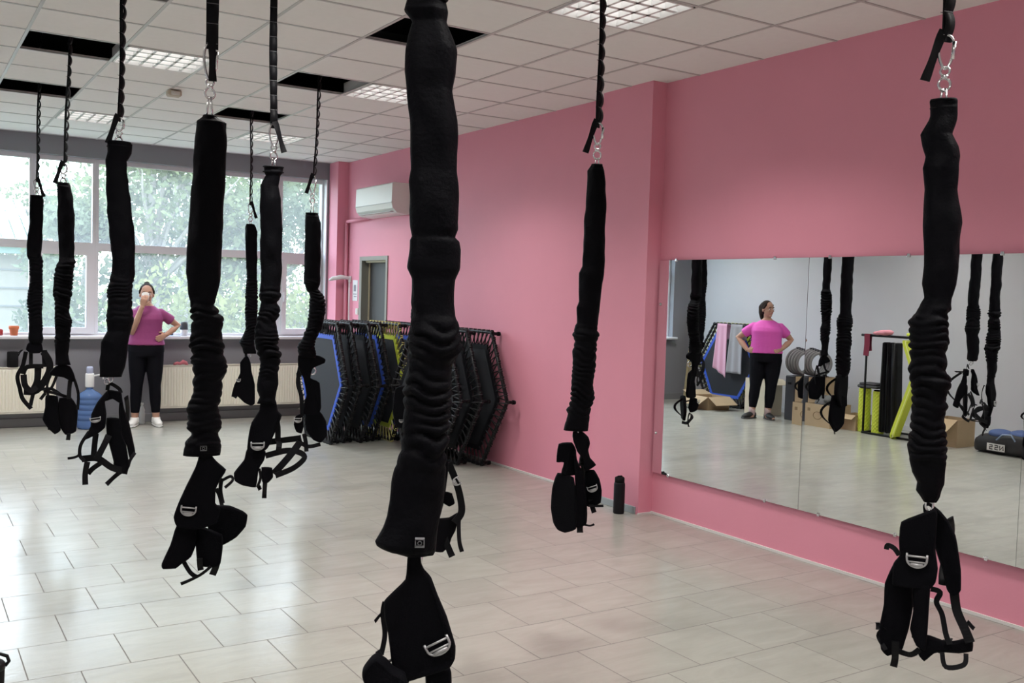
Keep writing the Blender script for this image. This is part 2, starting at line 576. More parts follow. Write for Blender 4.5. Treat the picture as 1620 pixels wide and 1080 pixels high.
# windows: one per bay, outer frame and transom with a pane in each light
bays = [(-1.0, -0.10), (-0.10, 0.62), (0.62, 1.28), (1.28, 1.93), (1.93, 3.10), (3.10, 4.10), (4.10, 4.69)]
TZ = 2.03
for i, (a, c) in enumerate(bays):
    w = MB()
    y0, y1 = YB + 0.10, YB + 0.17
    e = 0.034
    w.box(a + 0.0005, a + e, y0, y1, WZ0, WZ1).box(c - e, c - 0.0005, y0, y1, WZ0, WZ1)
    w.box(a + e, c - e, y0 + 0.002, y1 - 0.002, WZ0, WZ0 + 0.06).box(a + e, c - e, y0 + 0.002, y1 - 0.002, WZ1 - 0.05, WZ1)
    w.box(a + e, c - e, y0 + 0.002, y1 - 0.002, TZ - 0.045, TZ + 0.045)
    sash = (i in (1, 3, 6))
    if sash:                                  # opening lower sash with a deeper frame
        s0, s1 = a + e + 0.001, c - e - 0.001
        w.box(s0, s0 + 0.06, y0 - 0.02, y1 - 0.01, WZ0 + 0.05, TZ - 0.04).box(s1 - 0.06, s1, y0 - 0.02, y1 - 0.01, WZ0 + 0.05, TZ - 0.04)
        w.box(s0 + 0.06, s1 - 0.06, y0 - 0.02, y1 - 0.01, WZ0 + 0.05, WZ0 + 0.12).box(s0 + 0.06, s1 - 0.06, y0 - 0.02, y1 - 0.01, TZ - 0.10, TZ - 0.04)
        w.box(s0 + 0.02, s0 + 0.04, y0 - 0.05, y0 - 0.02, 1.45, 1.57)
    wo = struct('window_%d' % (i + 1), w, M_PVC)
    g = MB()
    g.add([(a + e, YB + 0.135, TZ), (c - e, YB + 0.135, TZ), (c - e, YB + 0.135, WZ1 - 0.03), (a + e, YB + 0.135, WZ1 - 0.03)], [(0, 1, 2, 3)])
    g.add([(a + e, YB + 0.135, WZ0 + 0.04), (c - e, YB + 0.135, WZ0 + 0.04), (c - e, YB + 0.135, TZ), (a + e, YB + 0.135, TZ)], [(0, 1, 2, 3)])
    g.build('glass_pane', M_GLASS, wo)

# door in the right wall
M_DFRAME = mat('grey_steel_door_frame', (0.26, 0.25, 0.22), 0.45)
d = MB()
d.box(XR - 0.012, XR + 0.14, DY0, DY0 + 0.05, 0, DZ).box(XR - 0.012, XR + 0.14, DY1 - 0.07, DY1, 0, DZ).box(XR - 0.011, XR + 0.139, DY0 + 0.05, DY1 - 0.07, DZ - 0.05, DZ - 0.0005)
do = struct('door_1', d, M_DFRAME)
MB().box(XR + 0.10, XR + 0.135, DY0 + 0.05, DY1 - 0.07, 0.0, DZ - 0.05).build('door_leaf', mat('dark_grey_door', (0.055, 0.055, 0.058), 0.5), do)
mb = MB()
mb.box(XR + 0.085, XR + 0.10, DY1 - 0.085, DY1 - 0.07, 0, DZ - 0.05)
mb.box(XR + 0.04, XR + 0.10, DY0 + 0.05, DY1 - 0.07, DZ - 0.072, DZ - 0.05)
mb.build('door_seal', mat('pale_brass_strip', (0.62, 0.56, 0.40), 0.5), do)

# ------------------------------------------------------------------ ceiling lights
M_LOUVRE = mat('white_louvre_metal', (0.85, 0.85, 0.85), 0.25, spec=0.6)
m = bpy.data.materials.new('lit_fluorescent_tube')
m.use_nodes = True
b = m.node_tree.nodes['Principled BSDF']
b.inputs['Emission Color'].default_value = (1.0, 0.97, 0.92, 1)
b.inputs['Emission Strength'].default_value = 2.2
M_TUBE = m
lamp_label = {(4, 0): 'lit square louvred ceiling light nearest the mirror', (1, 5): 'louvred ceiling light beside the long dark opening on the window side',
              (4, 5): 'louvred ceiling light beside the middle dark opening of the pink wall side', (1, 10): 'faint louvred ceiling light close to the bright left windows',
              (4, 10): 'louvred ceiling light farthest back, near the pink corner', (-2, 0): 'louvred ceiling light over the grey wall, level with the mirror',
              (-2, 5): 'louvred ceiling light over the folded rack by the grey wall', (-2, 10): 'louvred ceiling light over the grey wall near the windows',
              (1, 0): 'louvred ceiling light above the middle of the room, level with the mirror'}
for ix, iy in lamps:
    x0, x1, y0, y1 = cell(ix, iy)
    x0 = max(x0, XL + 0.02)
    cx, cy = (x0 + x1) / 2, (y0 + y1) / 2
    lab = lamp_label.get((ix, iy), 'louvred ceiling light in the row %s' % {-10: 'farthest behind the viewer', -5: 'just behind the viewer'}.get(iy, 'x') + {-2: ' by the grey wall', 1: ' along the middle', 4: ' by the pink wall'}[ix])
    t = thing('ceiling_light', lab, 'ceiling light', (cx, cy, ZC), 0, 'louvred ceiling lights')
    hx, hy = (x1 - x0) / 2 - 0.012, 0.288
    fr = MB()
    for a, c in ((-hx, -hx + 0.012), (hx - 0.012, hx)):
        fr.box(a, c, -hy, hy, -0.006, 0.09)
    for a, c in ((-hy, -hy + 0.012), (hy - 0.012, hy)):
        fr.box(-hx, hx, a, c, -0.006, 0.09)
    fr.box(-hx, hx, -hy, hy, 0.085, 0.095)
    fr.build('housing', M_LOUVRE, t)
    lv = MB()
    nx, ny = 6, 4
    for k in range(1, nx):
        x = -hx + 2 * hx * k / nx
        lv.add([(x - 0.010, -hy, 0.0), (x + 0.010, -hy, 0.0), (x + 0.010, hy, 0.0), (x - 0.010, hy, 0.0), (x, -hy, 0.045), (x, hy, 0.045)],
               [(0, 1, 2, 3), (0, 3, 5, 4), (1, 4, 5, 2)])
    for k in range(1, ny):
        y = -hy + 2 * hy * k / ny
        lv.add([(-hx, y - 0.016, 0.0), (-hx, y + 0.016, 0.0), (hx, y + 0.016, 0.0), (hx, y - 0.016, 0.0), (-hx, y, 0.055), (hx, y, 0.055)],
               [(0, 1, 2, 3), (0, 3, 5, 4), (1, 4, 5, 2)])
    lv.build('louvre', M_LOUVRE, t)
    for k in range(ny):
        y = -hy + 2 * hy * (k + 0.5) / ny
        MB().tube([(-hx + 0.02, y, 0.067), (hx - 0.02, y, 0.067)], 0.013, 10).build('tube', M_TUBE, t)
    ld = bpy.data.lights.new('lamp_light', 'AREA')
    ld.shape = 'RECTANGLE'
    ld.size = 2 * hx - 0.04
    ld.size_y = 2 * hy - 0.04
    ld.energy = LAMP_W
    ld.color = (1.0, 0.965, 0.92)
    ld.spread = math.radians(125)
    lo = bpy.data.objects.new('lamp_light', ld)
    COL.objects.link(lo)
    lo.parent = t
    lo.location = (0, 0, -0.008)
    lo.visible_camera = True

# ------------------------------------------------------------------ bungees
def sleeve_mesh(edges, ruf, seed, hook):
    X, Y = hook
    E = []
    for y, a, c in edges:
        ua, z = local(a, y, X, Y)
        uc, _ = local(c, y, X, Y)
        E.append((z, ua, uc))
    E.sort(key=lambda q: -q[0])
    zt, zb = E[0][0], E[-1][0]
    _, r0 = local(edges[0][1], ruf[0], X, Y)
    _, r1 = local(edges[0][1], ruf[1], X, Y)
    zs = np.array([e[0] for e in E])[::-1]
    la = np.array([e[1] for e in E])[::-1]
    lc = np.array([e[2] for e in E])[::-1]
    n = 40
    step = 0.0045
    N = int((zt - zb) / step)
    vs = []
    rnd = random.Random(seed)
    ph = [rnd.uniform(0, 6.28) for _ in range(6)]
    phase = 0.0
    for i in range(N + 1):
        z = zt - (zt - zb) * i / N
        a = float(np.interp(z, zs, la))
        c = float(np.interp(z, zs, lc))
        cx, hw = (a + c) / 2, (c - a) / 2
        w = min(1, max(0, (r0 - z) / 0.05)) * min(1, max(0, (z - r1) / 0.04))
        phase += step / (0.030 + 0.019 * noise.noise((z * 13, seed, 0)))
        flat = 0.74 + 0.14 * w
        if i < 6 or i > N - 3:
            flat *= 0.75
        env = 0.62 + 1.1 * noise.noise((z * 16, seed, 3))
        for k in range(n):
            t = 2 * math.pi * k / n
            ct, st = math.cos(t), math.sin(t)
            nn = noise.noise((ct * 0.8 + seed * 2, st * 0.8, z * 11))
            g = phase + 0.42 * math.sin(t + ph[0] + 2.5 * noise.noise((z * 5, seed, 5))) + 0.20 * math.sin(2 * t + ph[1] + z * 5) + 0.95 * nn
            fold = (abs(math.sin(math.pi * g)) ** 0.75 - 0.55) * max(0.15, env + 0.9 * nn)
            big = noise.noise((math.cos(t) * 0.9 + seed, math.sin(t) * 0.9, z * 7))
            amp = w * (0.0115 + 0.006 * big)
            wr = (1 - w) * (0.0042 * noise.noise((math.cos(t) * 1.6, math.sin(t) * 1.6 + seed, z * 16)) + 0.0045 * big)
            dr = amp * fold + wr
            x = cx + (hw - 0.003 * w) * math.copysign(abs(ct) ** 0.9, ct) + dr * ct
            d = hw * flat * math.copysign(abs(st) ** 0.9, st) + dr * 1.4 * st + 0.006 * noise.noise((z * 6, seed, 9))
            vs.append((x, d, z))
    fs = [(i * n + k, (i + 1) * n + k, (i + 1) * n + (k + 1) % n, i * n + (k + 1) % n) for i in range(N) for k in range(n)]
    mb = MB()
    mb.add(vs, fs, True)
    mb.f += [tuple(range(n)), tuple(N * n + k for k in reversed(range(n)))]
    mb.sm += [False, False]
    mb.mi += [0, 0]
    return mb, E

def ring_pts(c, r, ax='d', n=20, sx=1.0, sz=1.0, ang=0.0):
    out = []
    for k in range(n):
        t = 2 * math.pi * k / n
        a, bb = r * sx * math.cos(t), r * sz * math.sin(t)
        if ax == 'd':
            out.append((c[0] + a * math.cos(ang) , c[1] + a * math.sin(ang), c[2] + bb))
        else:
            out.append((c[0], c[1] + a, c[2] + bb))
    return out

def bungee(key, hook, edges, ruf, label, strap_ang=0.0, strap_w=0.036, tail=-1, seed=1, strap_px=None, top_gap=None, stitch=True, hem=None, zj=2.47):
    X, Y = hook
    th = math.atan2(X, Y)
    HOOKS[key] = (X, Y, -th)
    t = thing('bungee_cord', label, 'bungee', (X, Y, 0), -th, 'black bungee cords hanging from the ceiling')
    mb, E = sleeve_mesh(edges, ruf, seed, hook)
    sl = mb.build('sleeve', M_FAB, t)
    zt = E[0][0]
    utop = (E[0][1] + E[0][2]) / 2
    ub = (E[-1][1] + E[-1][2]) / 2
    zb = E[-1][0]
    # doubled hem at the top of the sleeve
    hw = (E[0][2] - E[0][1]) / 2
    hm = MB()
    for i, zz in enumerate((zt - 0.030, zt - 0.004)):
        hm.tube(ring_pts((utop, 0, zz), 1.0, n=28) and [(utop + (hw + 0.002) * math.cos(q), (hw * 0.56 + 0.002) * math.sin(q), zz) for q in [2 * math.pi * k / 28 for k in range(28)]], 0.0032, 6, closed=True)
    hm.build('hem', M_WEB, sl)
    if hem:                                   # woven mark on the lower hem
        (hx, hy, hwid, hh) = hem
        dd = -(max(q[2] - q[1] for q in E if q[0] < zb + 0.04) / 2 * 0.76 + 0.007)
        u0, z0 = local(hx, hy, X * (1 + dd / math.hypot(X, Y)), Y * (1 + dd / math.hypot(X, Y)))
        k = px_per_m(X, Y)
        W, H = hwid / k, hh / k
        lb = MB()
        lb.box(u0 - W / 2, u0 + W / 2, dd - 0.002, dd + 0.012, z0 + H * 0.38, z0 + H / 2)
        lb.box(u0 - W / 2, u0 + W / 2, dd - 0.002, dd + 0.012, z0 - H / 2, z0 - H * 0.38)
        lb.box(u0 - W / 2, u0 - W * 0.40, dd - 0.002, dd + 0.012, z0 - H * 0.24, z0 + H * 0.24)
        lb.box(u0 + W * 0.40, u0 + W / 2, dd - 0.002, dd + 0.012, z0 - H * 0.24, z0 + H * 0.24)
        lb.tube([(u0 + W * 0.20 * math.cos(q), dd, z0 + H * 0.22 * math.sin(q)) for q in [2 * math.pi * j / 14 for j in range(14)]], W * 0.045, 6, closed=True)
        lb.build('hem_label', M_STITCH, sl)
    # webbing with sewn loops
    ca, sa = math.cos(strap_ang), math.sin(strap_ang)
    st = MB()
    up = 0.0
    ztop = 3.74
    zbot = zj - 0.03
    n = 60
    u_up = 0.0
    def cu(z):
        return utop + (u_up - utop) * min(1, max(0, (z - zt) / (ztop - zt)))
    vs, fs = [], []
    hwid, tt = strap_w / 2, 0.003
    for i in range(n + 1):
        z = ztop + (zbot - ztop) * i / n
        sway = 0.003 * math.sin(z * 9 + seed)
        for sw, sd in ((-1, -1), (1, -1), (1, 1), (-1, 1)):
            a, dd = sw * hwid, sd * tt
            vs.append((cu(z) + sway + a * ca - dd * sa, a * sa + dd * ca, z))
    fs = [(i * 4 + k, i * 4 + (k + 1) % 4, i * 4 + 4 + (k + 1) % 4, i * 4 + 4 + k) for i in range(n) for k in range(4)]
    st.add(vs, fs)
    L = 0.074
    z = zbot + 0.02
    si = st
    while z < ztop - L:                       # loops bulge off one face
        m_ = 7
        vs = []
        for i in range(m_ + 1):
            q = i / m_
            bul = tt + 0.0125 * math.sin(math.pi * q) ** 0.8
            zz = z + L * q
            for sw in (-1, 1):
                for e in (0, 0.003):
                    a = sw * hwid * 0.98
                    dd = -(bul + e)
                    vs.append((cu(zz) + a * ca - dd * sa, a * sa + dd * ca, zz))
        fs = []
        for i in range(m_):
            o = i * 4
            fs += [(o, o + 2, o + 6, o + 4), (o + 1, o + 5, o + 7, o + 3), (o, o + 4, o + 5, o + 1), (o + 2, o + 3, o + 7, o + 6)]
        st.add(vs, fs, True)
        if z < 3.3 and stitch:
            st.cur = 1
            for s_ in (-1, 1):
                dd = s_ * (tt + 0.0046)
                p0 = (cu(z) - hwid * ca - dd * sa, -hwid * sa + dd * ca, z)
                p1 = (cu(z) + hwid * ca - dd * sa, hwid * sa + dd * ca, z)
                si.tube([p0, p1], 0.0013, 4)
            st.cur = 0
        z += L
    so = st.build('webbing_strap', [M_WEB, M_STITCH], t)
    # strap loop that takes the carabiner, and the loose tail
    lp = MB()
    tl = []
    for i in range(9):
        q = i / 8
        tl.append((cu(zbot) + tail * (0.006 + 0.050 * q ** 0.8), zbot + 0.035 - 0.155 * q - 0.01 * math.sin(3 * q)))
    lp.band(tl, 0.030, 0.005, -0.014, twist=0.7)
    lp.build('loose_strap_end', M_WEB, so)
    # chain: carabiner, swivel, ring
    gap = zbot - zt
    cz = zbot - 0.01
    ca_ = MB()
    h = max(0.05, gap * 0.46)
    cuu = utop
    pts = []
    for k in range(24):
        q = 2 * math.pi * k / 24
        wv = 0.022 * (1 + 0.25 * math.sin(q))
        pts.append((cuu + wv * math.cos(q), 0.004 * math.cos(q), cz + 0.02 - h / 2 + (h / 2 + 0.012) * math.sin(q)))
    ca_.tube(pts, 0.0048, 8, closed=True)
    ca_.tube([(cuu + 0.024, 0.0, cz + 0.03 - h * 0.25), (cuu + 0.020, 0.0, cz - h * 0.55)], 0.0062, 8)
    ca_.build('carabiner', M_CHROME, t)
    sw = MB()
    z1 = cz + 0.006 - h
    sw.tube(ring_pts((cuu, 0, z1 - 0.006), 0.014, n=16), 0.004, 8, closed=True)
    sw.lathe([(0.006, -0.032), (0.012, -0.030), (0.012, -0.020), (0.006, -0.016)], (cuu, 0, z1), 12)
    sw.build('swivel', M_CHROME, t)
    rg = MB()
    z2 = z1 - 0.030
    rg.tube(ring_pts((cuu, 0, z2 - 0.018), 0.020, n=18, ang=0.5), 0.0042, 8, closed=True)
    rem = z2 - 0.034 - zt
    rg.tube([(cuu - 0.004, 0, z2 - 0.030), (cuu - 0.012, 0.004, zt - 0.02)], 0.0038, 8)
    rg.tube([(cuu + 0.004, 0, z2 - 0.030), (cuu + 0.012, -0.004, zt - 0.02)], 0.0038, 8)
    rg.build('ring', M_CHROME, t)
    # lower link that carries the harness
    lk = MB()
    lk.tube(ring_pts((ub, 0, zb - 0.010), 0.011, n=16, sz=1.7), 0.0036, 8, closed=True)
    lk.build('lower_link', M_CHROME, t)
    return t

def shift(edges, ox, oy, s):
    return [(oy + v / s, ox + a / s, ox + c / s) for v, a, c in edges]

BUNGEES = {
 'a': dict(hook=(1.02, 9.13), ruf=(400, 520), ang=1.3, tail=1, seed=3, zj=2.49,
   edges=[(308,48,67),(316,47,69),(350,47,68),(380,43,67),(400,42,65),(404,42,66),(411,45,69),(425,46,68),(443,47,68),(460,44,68),(477,42,68),(492,44,67),(510,45,68),(525,46,67),(535,45,69),(543,47,67)],
   label='black bungee cord hanging farthest back, leftmost beside the window mullion'),
 'b': dict(hook=(1.02, 7.33), ruf=(405, 545), ang=1.3, tail=-1, seed=5, zj=2.45,
   edges=[(288,91,109),(292,90,111),(310,92,115),(340,91,118),(360,91,118),(395,93,118),(407,93,118),(413,92,121),(423,87,117),(440,85,116),(457,83,115),(475,86,112),(493,86,110),(507,86,115),(527,87,112),(560,87,108),(577,87,112)],
   label='second black bungee cord from the left, in front of the opening window sash'),
 'c': dict(hook=(1.02, 5.53), ruf=(435, 525), ang=1.2, tail=-1, seed=8, zj=2.52,
   edges=[(222,170,206),(226,169,210),(240,170,208),(249,168,203),(253,167,200),(270,168,201),(287,168,203),(310,168,206),(333,169,208),(360,173,212),(400,176,214),(433,177,213),(440,174,212),(447,172,211),(460,168,210),(480,170,209),(494,168,211),(507,167,213),(523,170,207),(532,164,205),(540,160,204),(560,159,200),(580,158,197),(596,157,193)],
   label='black bungee cord hanging in front of the woman at the window'),
 'd': dict(hook=(1.02, 3.73), ruf=(470, 715), ang=0.05, tail=0.1, seed=11, sw=0.044, hem=(322,709,10,8), zj=2.55,
   edges=[(181,323,340),(186,318,346),(191,310,358),(210,309,359),(240,307,358),(269,304,356),(310,302,355),(350,299,353.5),(401,295.6,351),(433,294,349),(464,297,343),(482,301,340),(495,302,349),(505,303,355),(522,301,352),(534,300,352),(548,299,356),(559,305,354),(568,300,359),(582,305,361),(592,305,356),(602,304,352),(619,305,353),(632,300,350),(645,294,346),(656,296,349),(665,297,351),(675,294,352),(685,302,346),(692,298,348),(700,292,350.6),(712,290,350),(720,289.5,349)],
   label='wide black bungee cord hanging left of centre, its strap loops seen face on'),
 'e': dict(hook=(2.82, 9.13), ruf=(420, 555), ang=1.35, tail=1, seed=14, zj=2.43,
   edges=[(354,390,402),(358,388,405),(366,388,407),(380,388,407),(410,389,407),(440,390,407),(457,388,408),(475,388,408),(493,387,408),(510,388,407),(520,388,407),(532,383,405),(541,378,402),(550,383,404),(559,386,406)],
   label='thin black bungee cord farthest back, above the radiator, half behind a nearer one'),
 'f': dict(hook=(1.62, 4.93), ruf=(450, 600), ang=0.1, tail=1, seed=17, zj=2.48,
   edges=[(262,417,448),(272,418,447),(277,421,443),(293,412,440),(313,412,445),(360,411,447),(400,412,446),(427,413,446),(447,412,445),(458,411,444),(470,409,445),(477,412,438),(487,410,444),(500,407,440),(510,405,437),(522,402,440),(535,402,442),(546,403,439),(556,406,445),(572,411,444),(585,410,441),(608,406.5,439.5),(618,407,437),(628,411,436),(638,407,436)],
   label='black bungee cord over the tiled floor between the left wide one and the trampolines'),
 'g': dict(hook=(2.82, 7.33), ruf=(440, 560), ang=1.35, tail=-1, seed=20, zj=2.53,
   edges=[(336,484,503),(341,483,505),(352,483,508),(390,482,508),(427,481,507),(447,480,507),(457,484,504),(467,490,513),(480,489,515),(493,488,515),(505,487,513),(517,485,510),(527,481,505),(537,477,500),(547,470,498),(557,471,500),(566,473,500)],
   label='black bungee cord hanging in front of the blue edged trampolines'),
 'h': dict(hook=(1.02, 1.93), ruf=(490, 745), ang=0.3, tail=-1, seed=23, hem=(664,859,15,14),
   edges=[(-6,645,706),(0,643,706),(15,639,709),(33,653,707),(57,647,717),(77,643,723),(113,641,722),(140,644,717),(187,648,723),(267,648,723),(287,645,725),(333,647,727),(360,650,726),(373,652,720),(380,648,727),(393,647,729),(423,643,727),(440,650,720),(480,650,718),(497,655,720),(507,650,725),(527,648,727),(551,647,730),(572,645,717),(594,641,715),(620,637,714),(645,638,715),(670,635,712),(700,635,708),(731,627,706),(761,621,704),(792,617,699),(814,611,696),(835,602,693),(855,592,690),(862,595,689),(870,610,688),(877,634,684)],
   label='wide black bungee cord nearest the viewer, hanging through the middle of the photo'),
 'i': dict(hook=(2.82, 3.73), ruf=(515, 675), ang=1.15, tail=-1, seed=26, zj=2.47,
   edges=[(259,937,952),(264,934,954),(270,929.5,956),(291,928.6,958),(342,925,958),(390,923,957),(421,921.6,956),(432,916.5,955),(455,916,952),(476.6,915.6,950),(486,912,949),(511,913,947),(515,910,946),(520.6,908.7,945.7),(530,905,949),(539,908.7,944.8),(547,907,945),(555,905,943.4),(580,905,943),(606,903,939),(630,903,940),(640,900,937),(648,896,934),(658,897,934),(666.6,894,932),(680,892,930)],
   label='black bungee cord hanging alone in front of the blank pink wall'),
 'j': dict(hook=(2.82, 1.93), ruf=(480, 735), ang=0.75, tail=-1, seed=29, zj=2.51,
   edges=[(157,1474,1512),(160,1470,1515),(183,1471.7,1515.5),(190,1470,1515),(198,1466,1513),(213,1457,1508),(233,1460,1517),(248,1463,1520),(267,1457,1519),(300,1462,1515),(353,1461.5,1520),(390,1461,1518),(421,1460.7,1517),(449,1458,1513.6),(471,1462,1505.5),(480,1457,1505),(488,1453,1506),(495,1449,1500),(500,1440,1500),(510,1437,1501),(518,1437,1500.6),(539,1438,1503),(555,1438,1497),(571,1439.5,1501),(583,1435,1496),(592,1437,1503),(600,1438,1507),(612,1440,1504),(624,1442,1497),(640,1442,1501),(657,1440,1495),(681,1439.5,1497),(701,1435,1499),(726,1438,1498.5),(746,1441,1495),(762,1450,1494.5),(775,1448,1489),(784,1455,1486),(793,1461,1480)],
   label='black bungee cord hanging in front of the mirror'),
 'k': dict(hook=(2.82, 5.53), ruf=(480, 610), ang=0.4, tail=1, seed=32,
   edges=[(302,655,683),(310,653,685),(420,652,684),(480,652,684),(500,649,686),(520,652,682),(540,648,683),(560,651,682),(590,646,680),(615,648,678)],
   label='black bungee cord hidden behind the nearest wide one, under the square ceiling opening'),
 'm': dict(hook=(1.90, 3.73), ruf=(500, 680), ang=0.4, tail=1, seed=35,
   edges=[(245,664,702),(255,662,704),(420,655,700),(500,650,700),(540,654,700),(600,648,696),(650,646,700),(690,652,694)],
   label='black bungee cord close behind the nearest wide one, in the middle of the photo'),
}
for k_, B in BUNGEES.items():
    bungee(k_, B['hook'], B['edges'], B['ruf'], B['label'], B['ang'], B.get('sw', 0.036), B['tail'], B['seed'], hem=B.get('hem'), zj=B.get('zj', 2.47))

# ------------------------------------------------------------------ harnesses
def harness(key, ox, oy, s, label, pads, webs, buckles, links=()):
    """pads, webs and buckles are outlines measured on the photo (window ox, oy at scale s), set at the depth of their bungee"""
    X, Y, rz = HOOKS[key]
    k = px_per_m(X, Y) * s
    D = math.hypot(X, Y)

    def L(p, dep=0.0):
        # outline point on an upright plane that stands dep behind the hook
        return local(ox + p[0] / s, oy + p[1] / s, X * (1 + dep / D), Y * (1 + dep / D))
    zmin = min(L(p)[1] for pd in pads for p in pd[2])
    t = thing('harness', label, 'harness', (X, Y, 0), rz, 'black padded harnesses hanging from the bungees')
    amt = {'h': 0.35, 'j': 0.6}.get(key, 1.0)
    allu = [L(p)[0] for pd in pads for p in pd[2]]
    um = (min(allu) + max(allu)) / 2
    info = []
    for i, (nm, d0, pts, *o) in enumerate(pads):
        th = o[0] if o else 0.032
        dd = d0 * 1.5 + (0.0 if i == 0 else 0.035 * amt)
        P = [L(p, dd) for p in pts]
        ln = (0.15, -0.75, 0.8, -0.6, 0.5)[i % 5] * amt
        info.append((P, dd, ln, sum(p[0] for p in P) / len(P), th))
        po = MB().pad(P, th, dd, min(0.007, th * 0.3), 0.008, i + len(key), ln).build(nm, M_FAB2, t)
        if i and len(pads) > 1:               # strap loop that closes the pad round the leg or arm
            zs_ = sorted(p[1] for p in P)
            za, zb_ = zs_[-1] - 0.03, zs_[0] + 0.03
            u0 = sum(p[0] for p in P) / len(P)
            lp = []
            for j in range(13):
                q = j / 12
                lp.append((u0 + 0.01 * math.sin(q * 5), dd + 0.004 + (0.06 + 0.035 * ((i * 7) % 3)) * math.sin(math.pi * q), za + (zb_ - za) * q))
            MB().tube(lp, [(0.014, 0.003)] * 13, 8, flat=(0.7, 0.5, 0.3)).build('loop_strap', M_WEB, po)
    for i, (d0, w, pts) in enumerate(webs):
        P = [L(p, d0 + 0.03 * amt) for p in pts]
        MB().band(P, w / k, 0.0045, d0 + 0.03 * amt, dfun=lambda q, i=i: 0.015 * math.sin(3.1 * q + i), twist=0.35 if i % 2 else -0.2, lean=0.30 * amt * (1 if i % 2 else -1), uc=sum(p[0] for p in P) / len(P)).build('webbing', M_WEB, t)
    for (c, w, h, ang, d0) in buckles:
        u0, z0 = L(c)
        W, H = w / k / 2, h / k / 2
        fronts = []
        for (P, dd, ln, uc, th) in info:
            ins = False
            for q in range(len(P)):
                (xa, za), (xb, zb) = P[q - 1], P[q]
                if (za > z0) != (zb > z0) and u0 < xa + (z0 - za) / (zb - za) * (xb - xa):
                    ins = not ins
            if ins:
                fronts.append(min(dd + ln * (x_ - uc) for x_ in (u0 - W, u0 + W)) - th / 2)
        d0 = (min(fronts) if fronts else d0) - 0.008
        u0, z0 = L(c, d0)
        bm = MB()
        a = math.radians(ang)
        R = lambda x, z: (u0 + x * math.cos(a) - z * math.sin(a), d0, z0 + x * math.sin(a) + z * math.cos(a))
        arc = [(W * math.cos(q), H * 0.15 + H * 1.15 * math.sin(q)) for q in [math.pi * (1.0 + j / 14) for j in range(15)]]
        shape = [(-W, H), (-W * 1.0, H * 0.3)] + arc[1:-1] + [(W, H * 0.3), (W, H)]
        r_ = H * 0.17
        bm.tube([R(*p) for p in shape], (r_), 8)
        bm.tube([R(-W, H * 0.62), R(W, H * 0.62)], r_ * 0.95, 8)
        bm.tube([R(-W * 0.9, -H * 0.22), R(W * 0.9, -H * 0.22)], r_ * 0.8, 8)
        bm.tube([R(-W * 0.62, -H * 0.62), R(W * 0.62, -H * 0.62)], r_ * 1.5, 8)
        bm.build('buckle', M_BUCKLE, t)
    for (c, w) in links:
        u0, z0 = L(c)
        MB().tube(ring_pts((u0, 0.026, z0), w / k / 2, n=16, ang=0.4), w / k * 0.10, 8, closed=True).build('steel_ring', M_CHROME, t)
    return t

harness('j', 1360, 760, 3.375, 'black harness with grey buckle hanging in front of the mirror wall',
  [('back_pad', 0, [(222,218),(340,170),(395,150),(415,175),(405,370),(418,470),(405,545),(375,580),(290,575),(225,565),(175,550),(180,440),(212,400),(210,320)]),
   ('shoulder_pad', 0.03, [(395,145),(430,165),(475,215),(512,290),(525,360),(540,470),(540,575),(520,605),(490,612),(465,580),(440,480),(405,370),(385,250)]),
   ('leg_pad', 0.015, [(180,440),(230,430),(280,560),(285,680),(262,800),(240,870),(225,910),(150,930),(115,890),(105,780),(130,650),(135,540)]),
   ('leg_pad', -0.012, [(285,550),(375,550),(370,680),(362,810),(350,900),(300,880),(268,800),(285,700)]),
   ('waist_pad', 0.02, [(350,815),(440,850),(500,860),(550,855),(605,850),(605,920),(530,925),(440,912),(400,915),(345,950),(310,905)])],
  [(0.0,28,[(380,580),(430,600),(410,655),(440,720),(460,820),(480,870)]),(0.03,48,[(505,600),(520,700),(560,790),(590,860)]),(0.0,30,[(205,920),(270,925),(320,890)]),
   (0.01,24,[(440,915),(460,985),(555,978),(568,925)]),(-0.015,26,[(212,392),(185,355),(150,345),(142,372)]),(-0.01,38,[(192,850),(190,925),(188,960),(180,1000)]),
   (-0.01,22,[(140,900),(98,835),(135,790)]),(0.0,22,[(95,762),(98,790)]),(0.03,22,[(575,760),(610,782)]),(0.0,17,[(350,170),(348,130),(372,122),(402,150)])],
  [((305,428),100,72,0,-0.016)])
harness('h', 560, 860, 4.91, 'black harness with grey buckle nearest the viewer, cut by the photo edge',
  [('back_pad', 0, [(412,150),(420,60),(460,40),(510,60),(525,150),(545,195),(600,260),(650,390),(720,560),(760,690),(790,800),(785,900),(745,960),(600,1010),(400,1070),(300,960),(265,700),(240,560),(235,440),(300,370),(400,270)], 0.03),
   ('leg_pad', 0.02, [(560,960),(745,950),(760,1080),(760,1300),(720,1600),(640,1650),(580,1500),(560,1250),(555,1080)]),
   ('leg_pad', 0.03, [(300,960),(440,1000),(415,1100),(430,1400),(380,1600),(300,1620),(270,1400),(290,1150)]),
   ('waist_pad', -0.03, [(70,970),(130,890),(180,860),(250,900),(310,960),(400,1000),(420,1100),(260,1150),(100,1120),(60,1030)], 0.05)],
  [(0.0,40,[(240,450),(222,560),(238,720),(212,860)]),(0.0,26,[(215,562),(165,588)]),(-0.01,40,[(180,850),(240,930),(330,1000)]),(0.02,40,[(600,1640),(500,1720),(340,1620)])],
  [((657,800),190,120,27,-0.022)], [((455,50),140)])
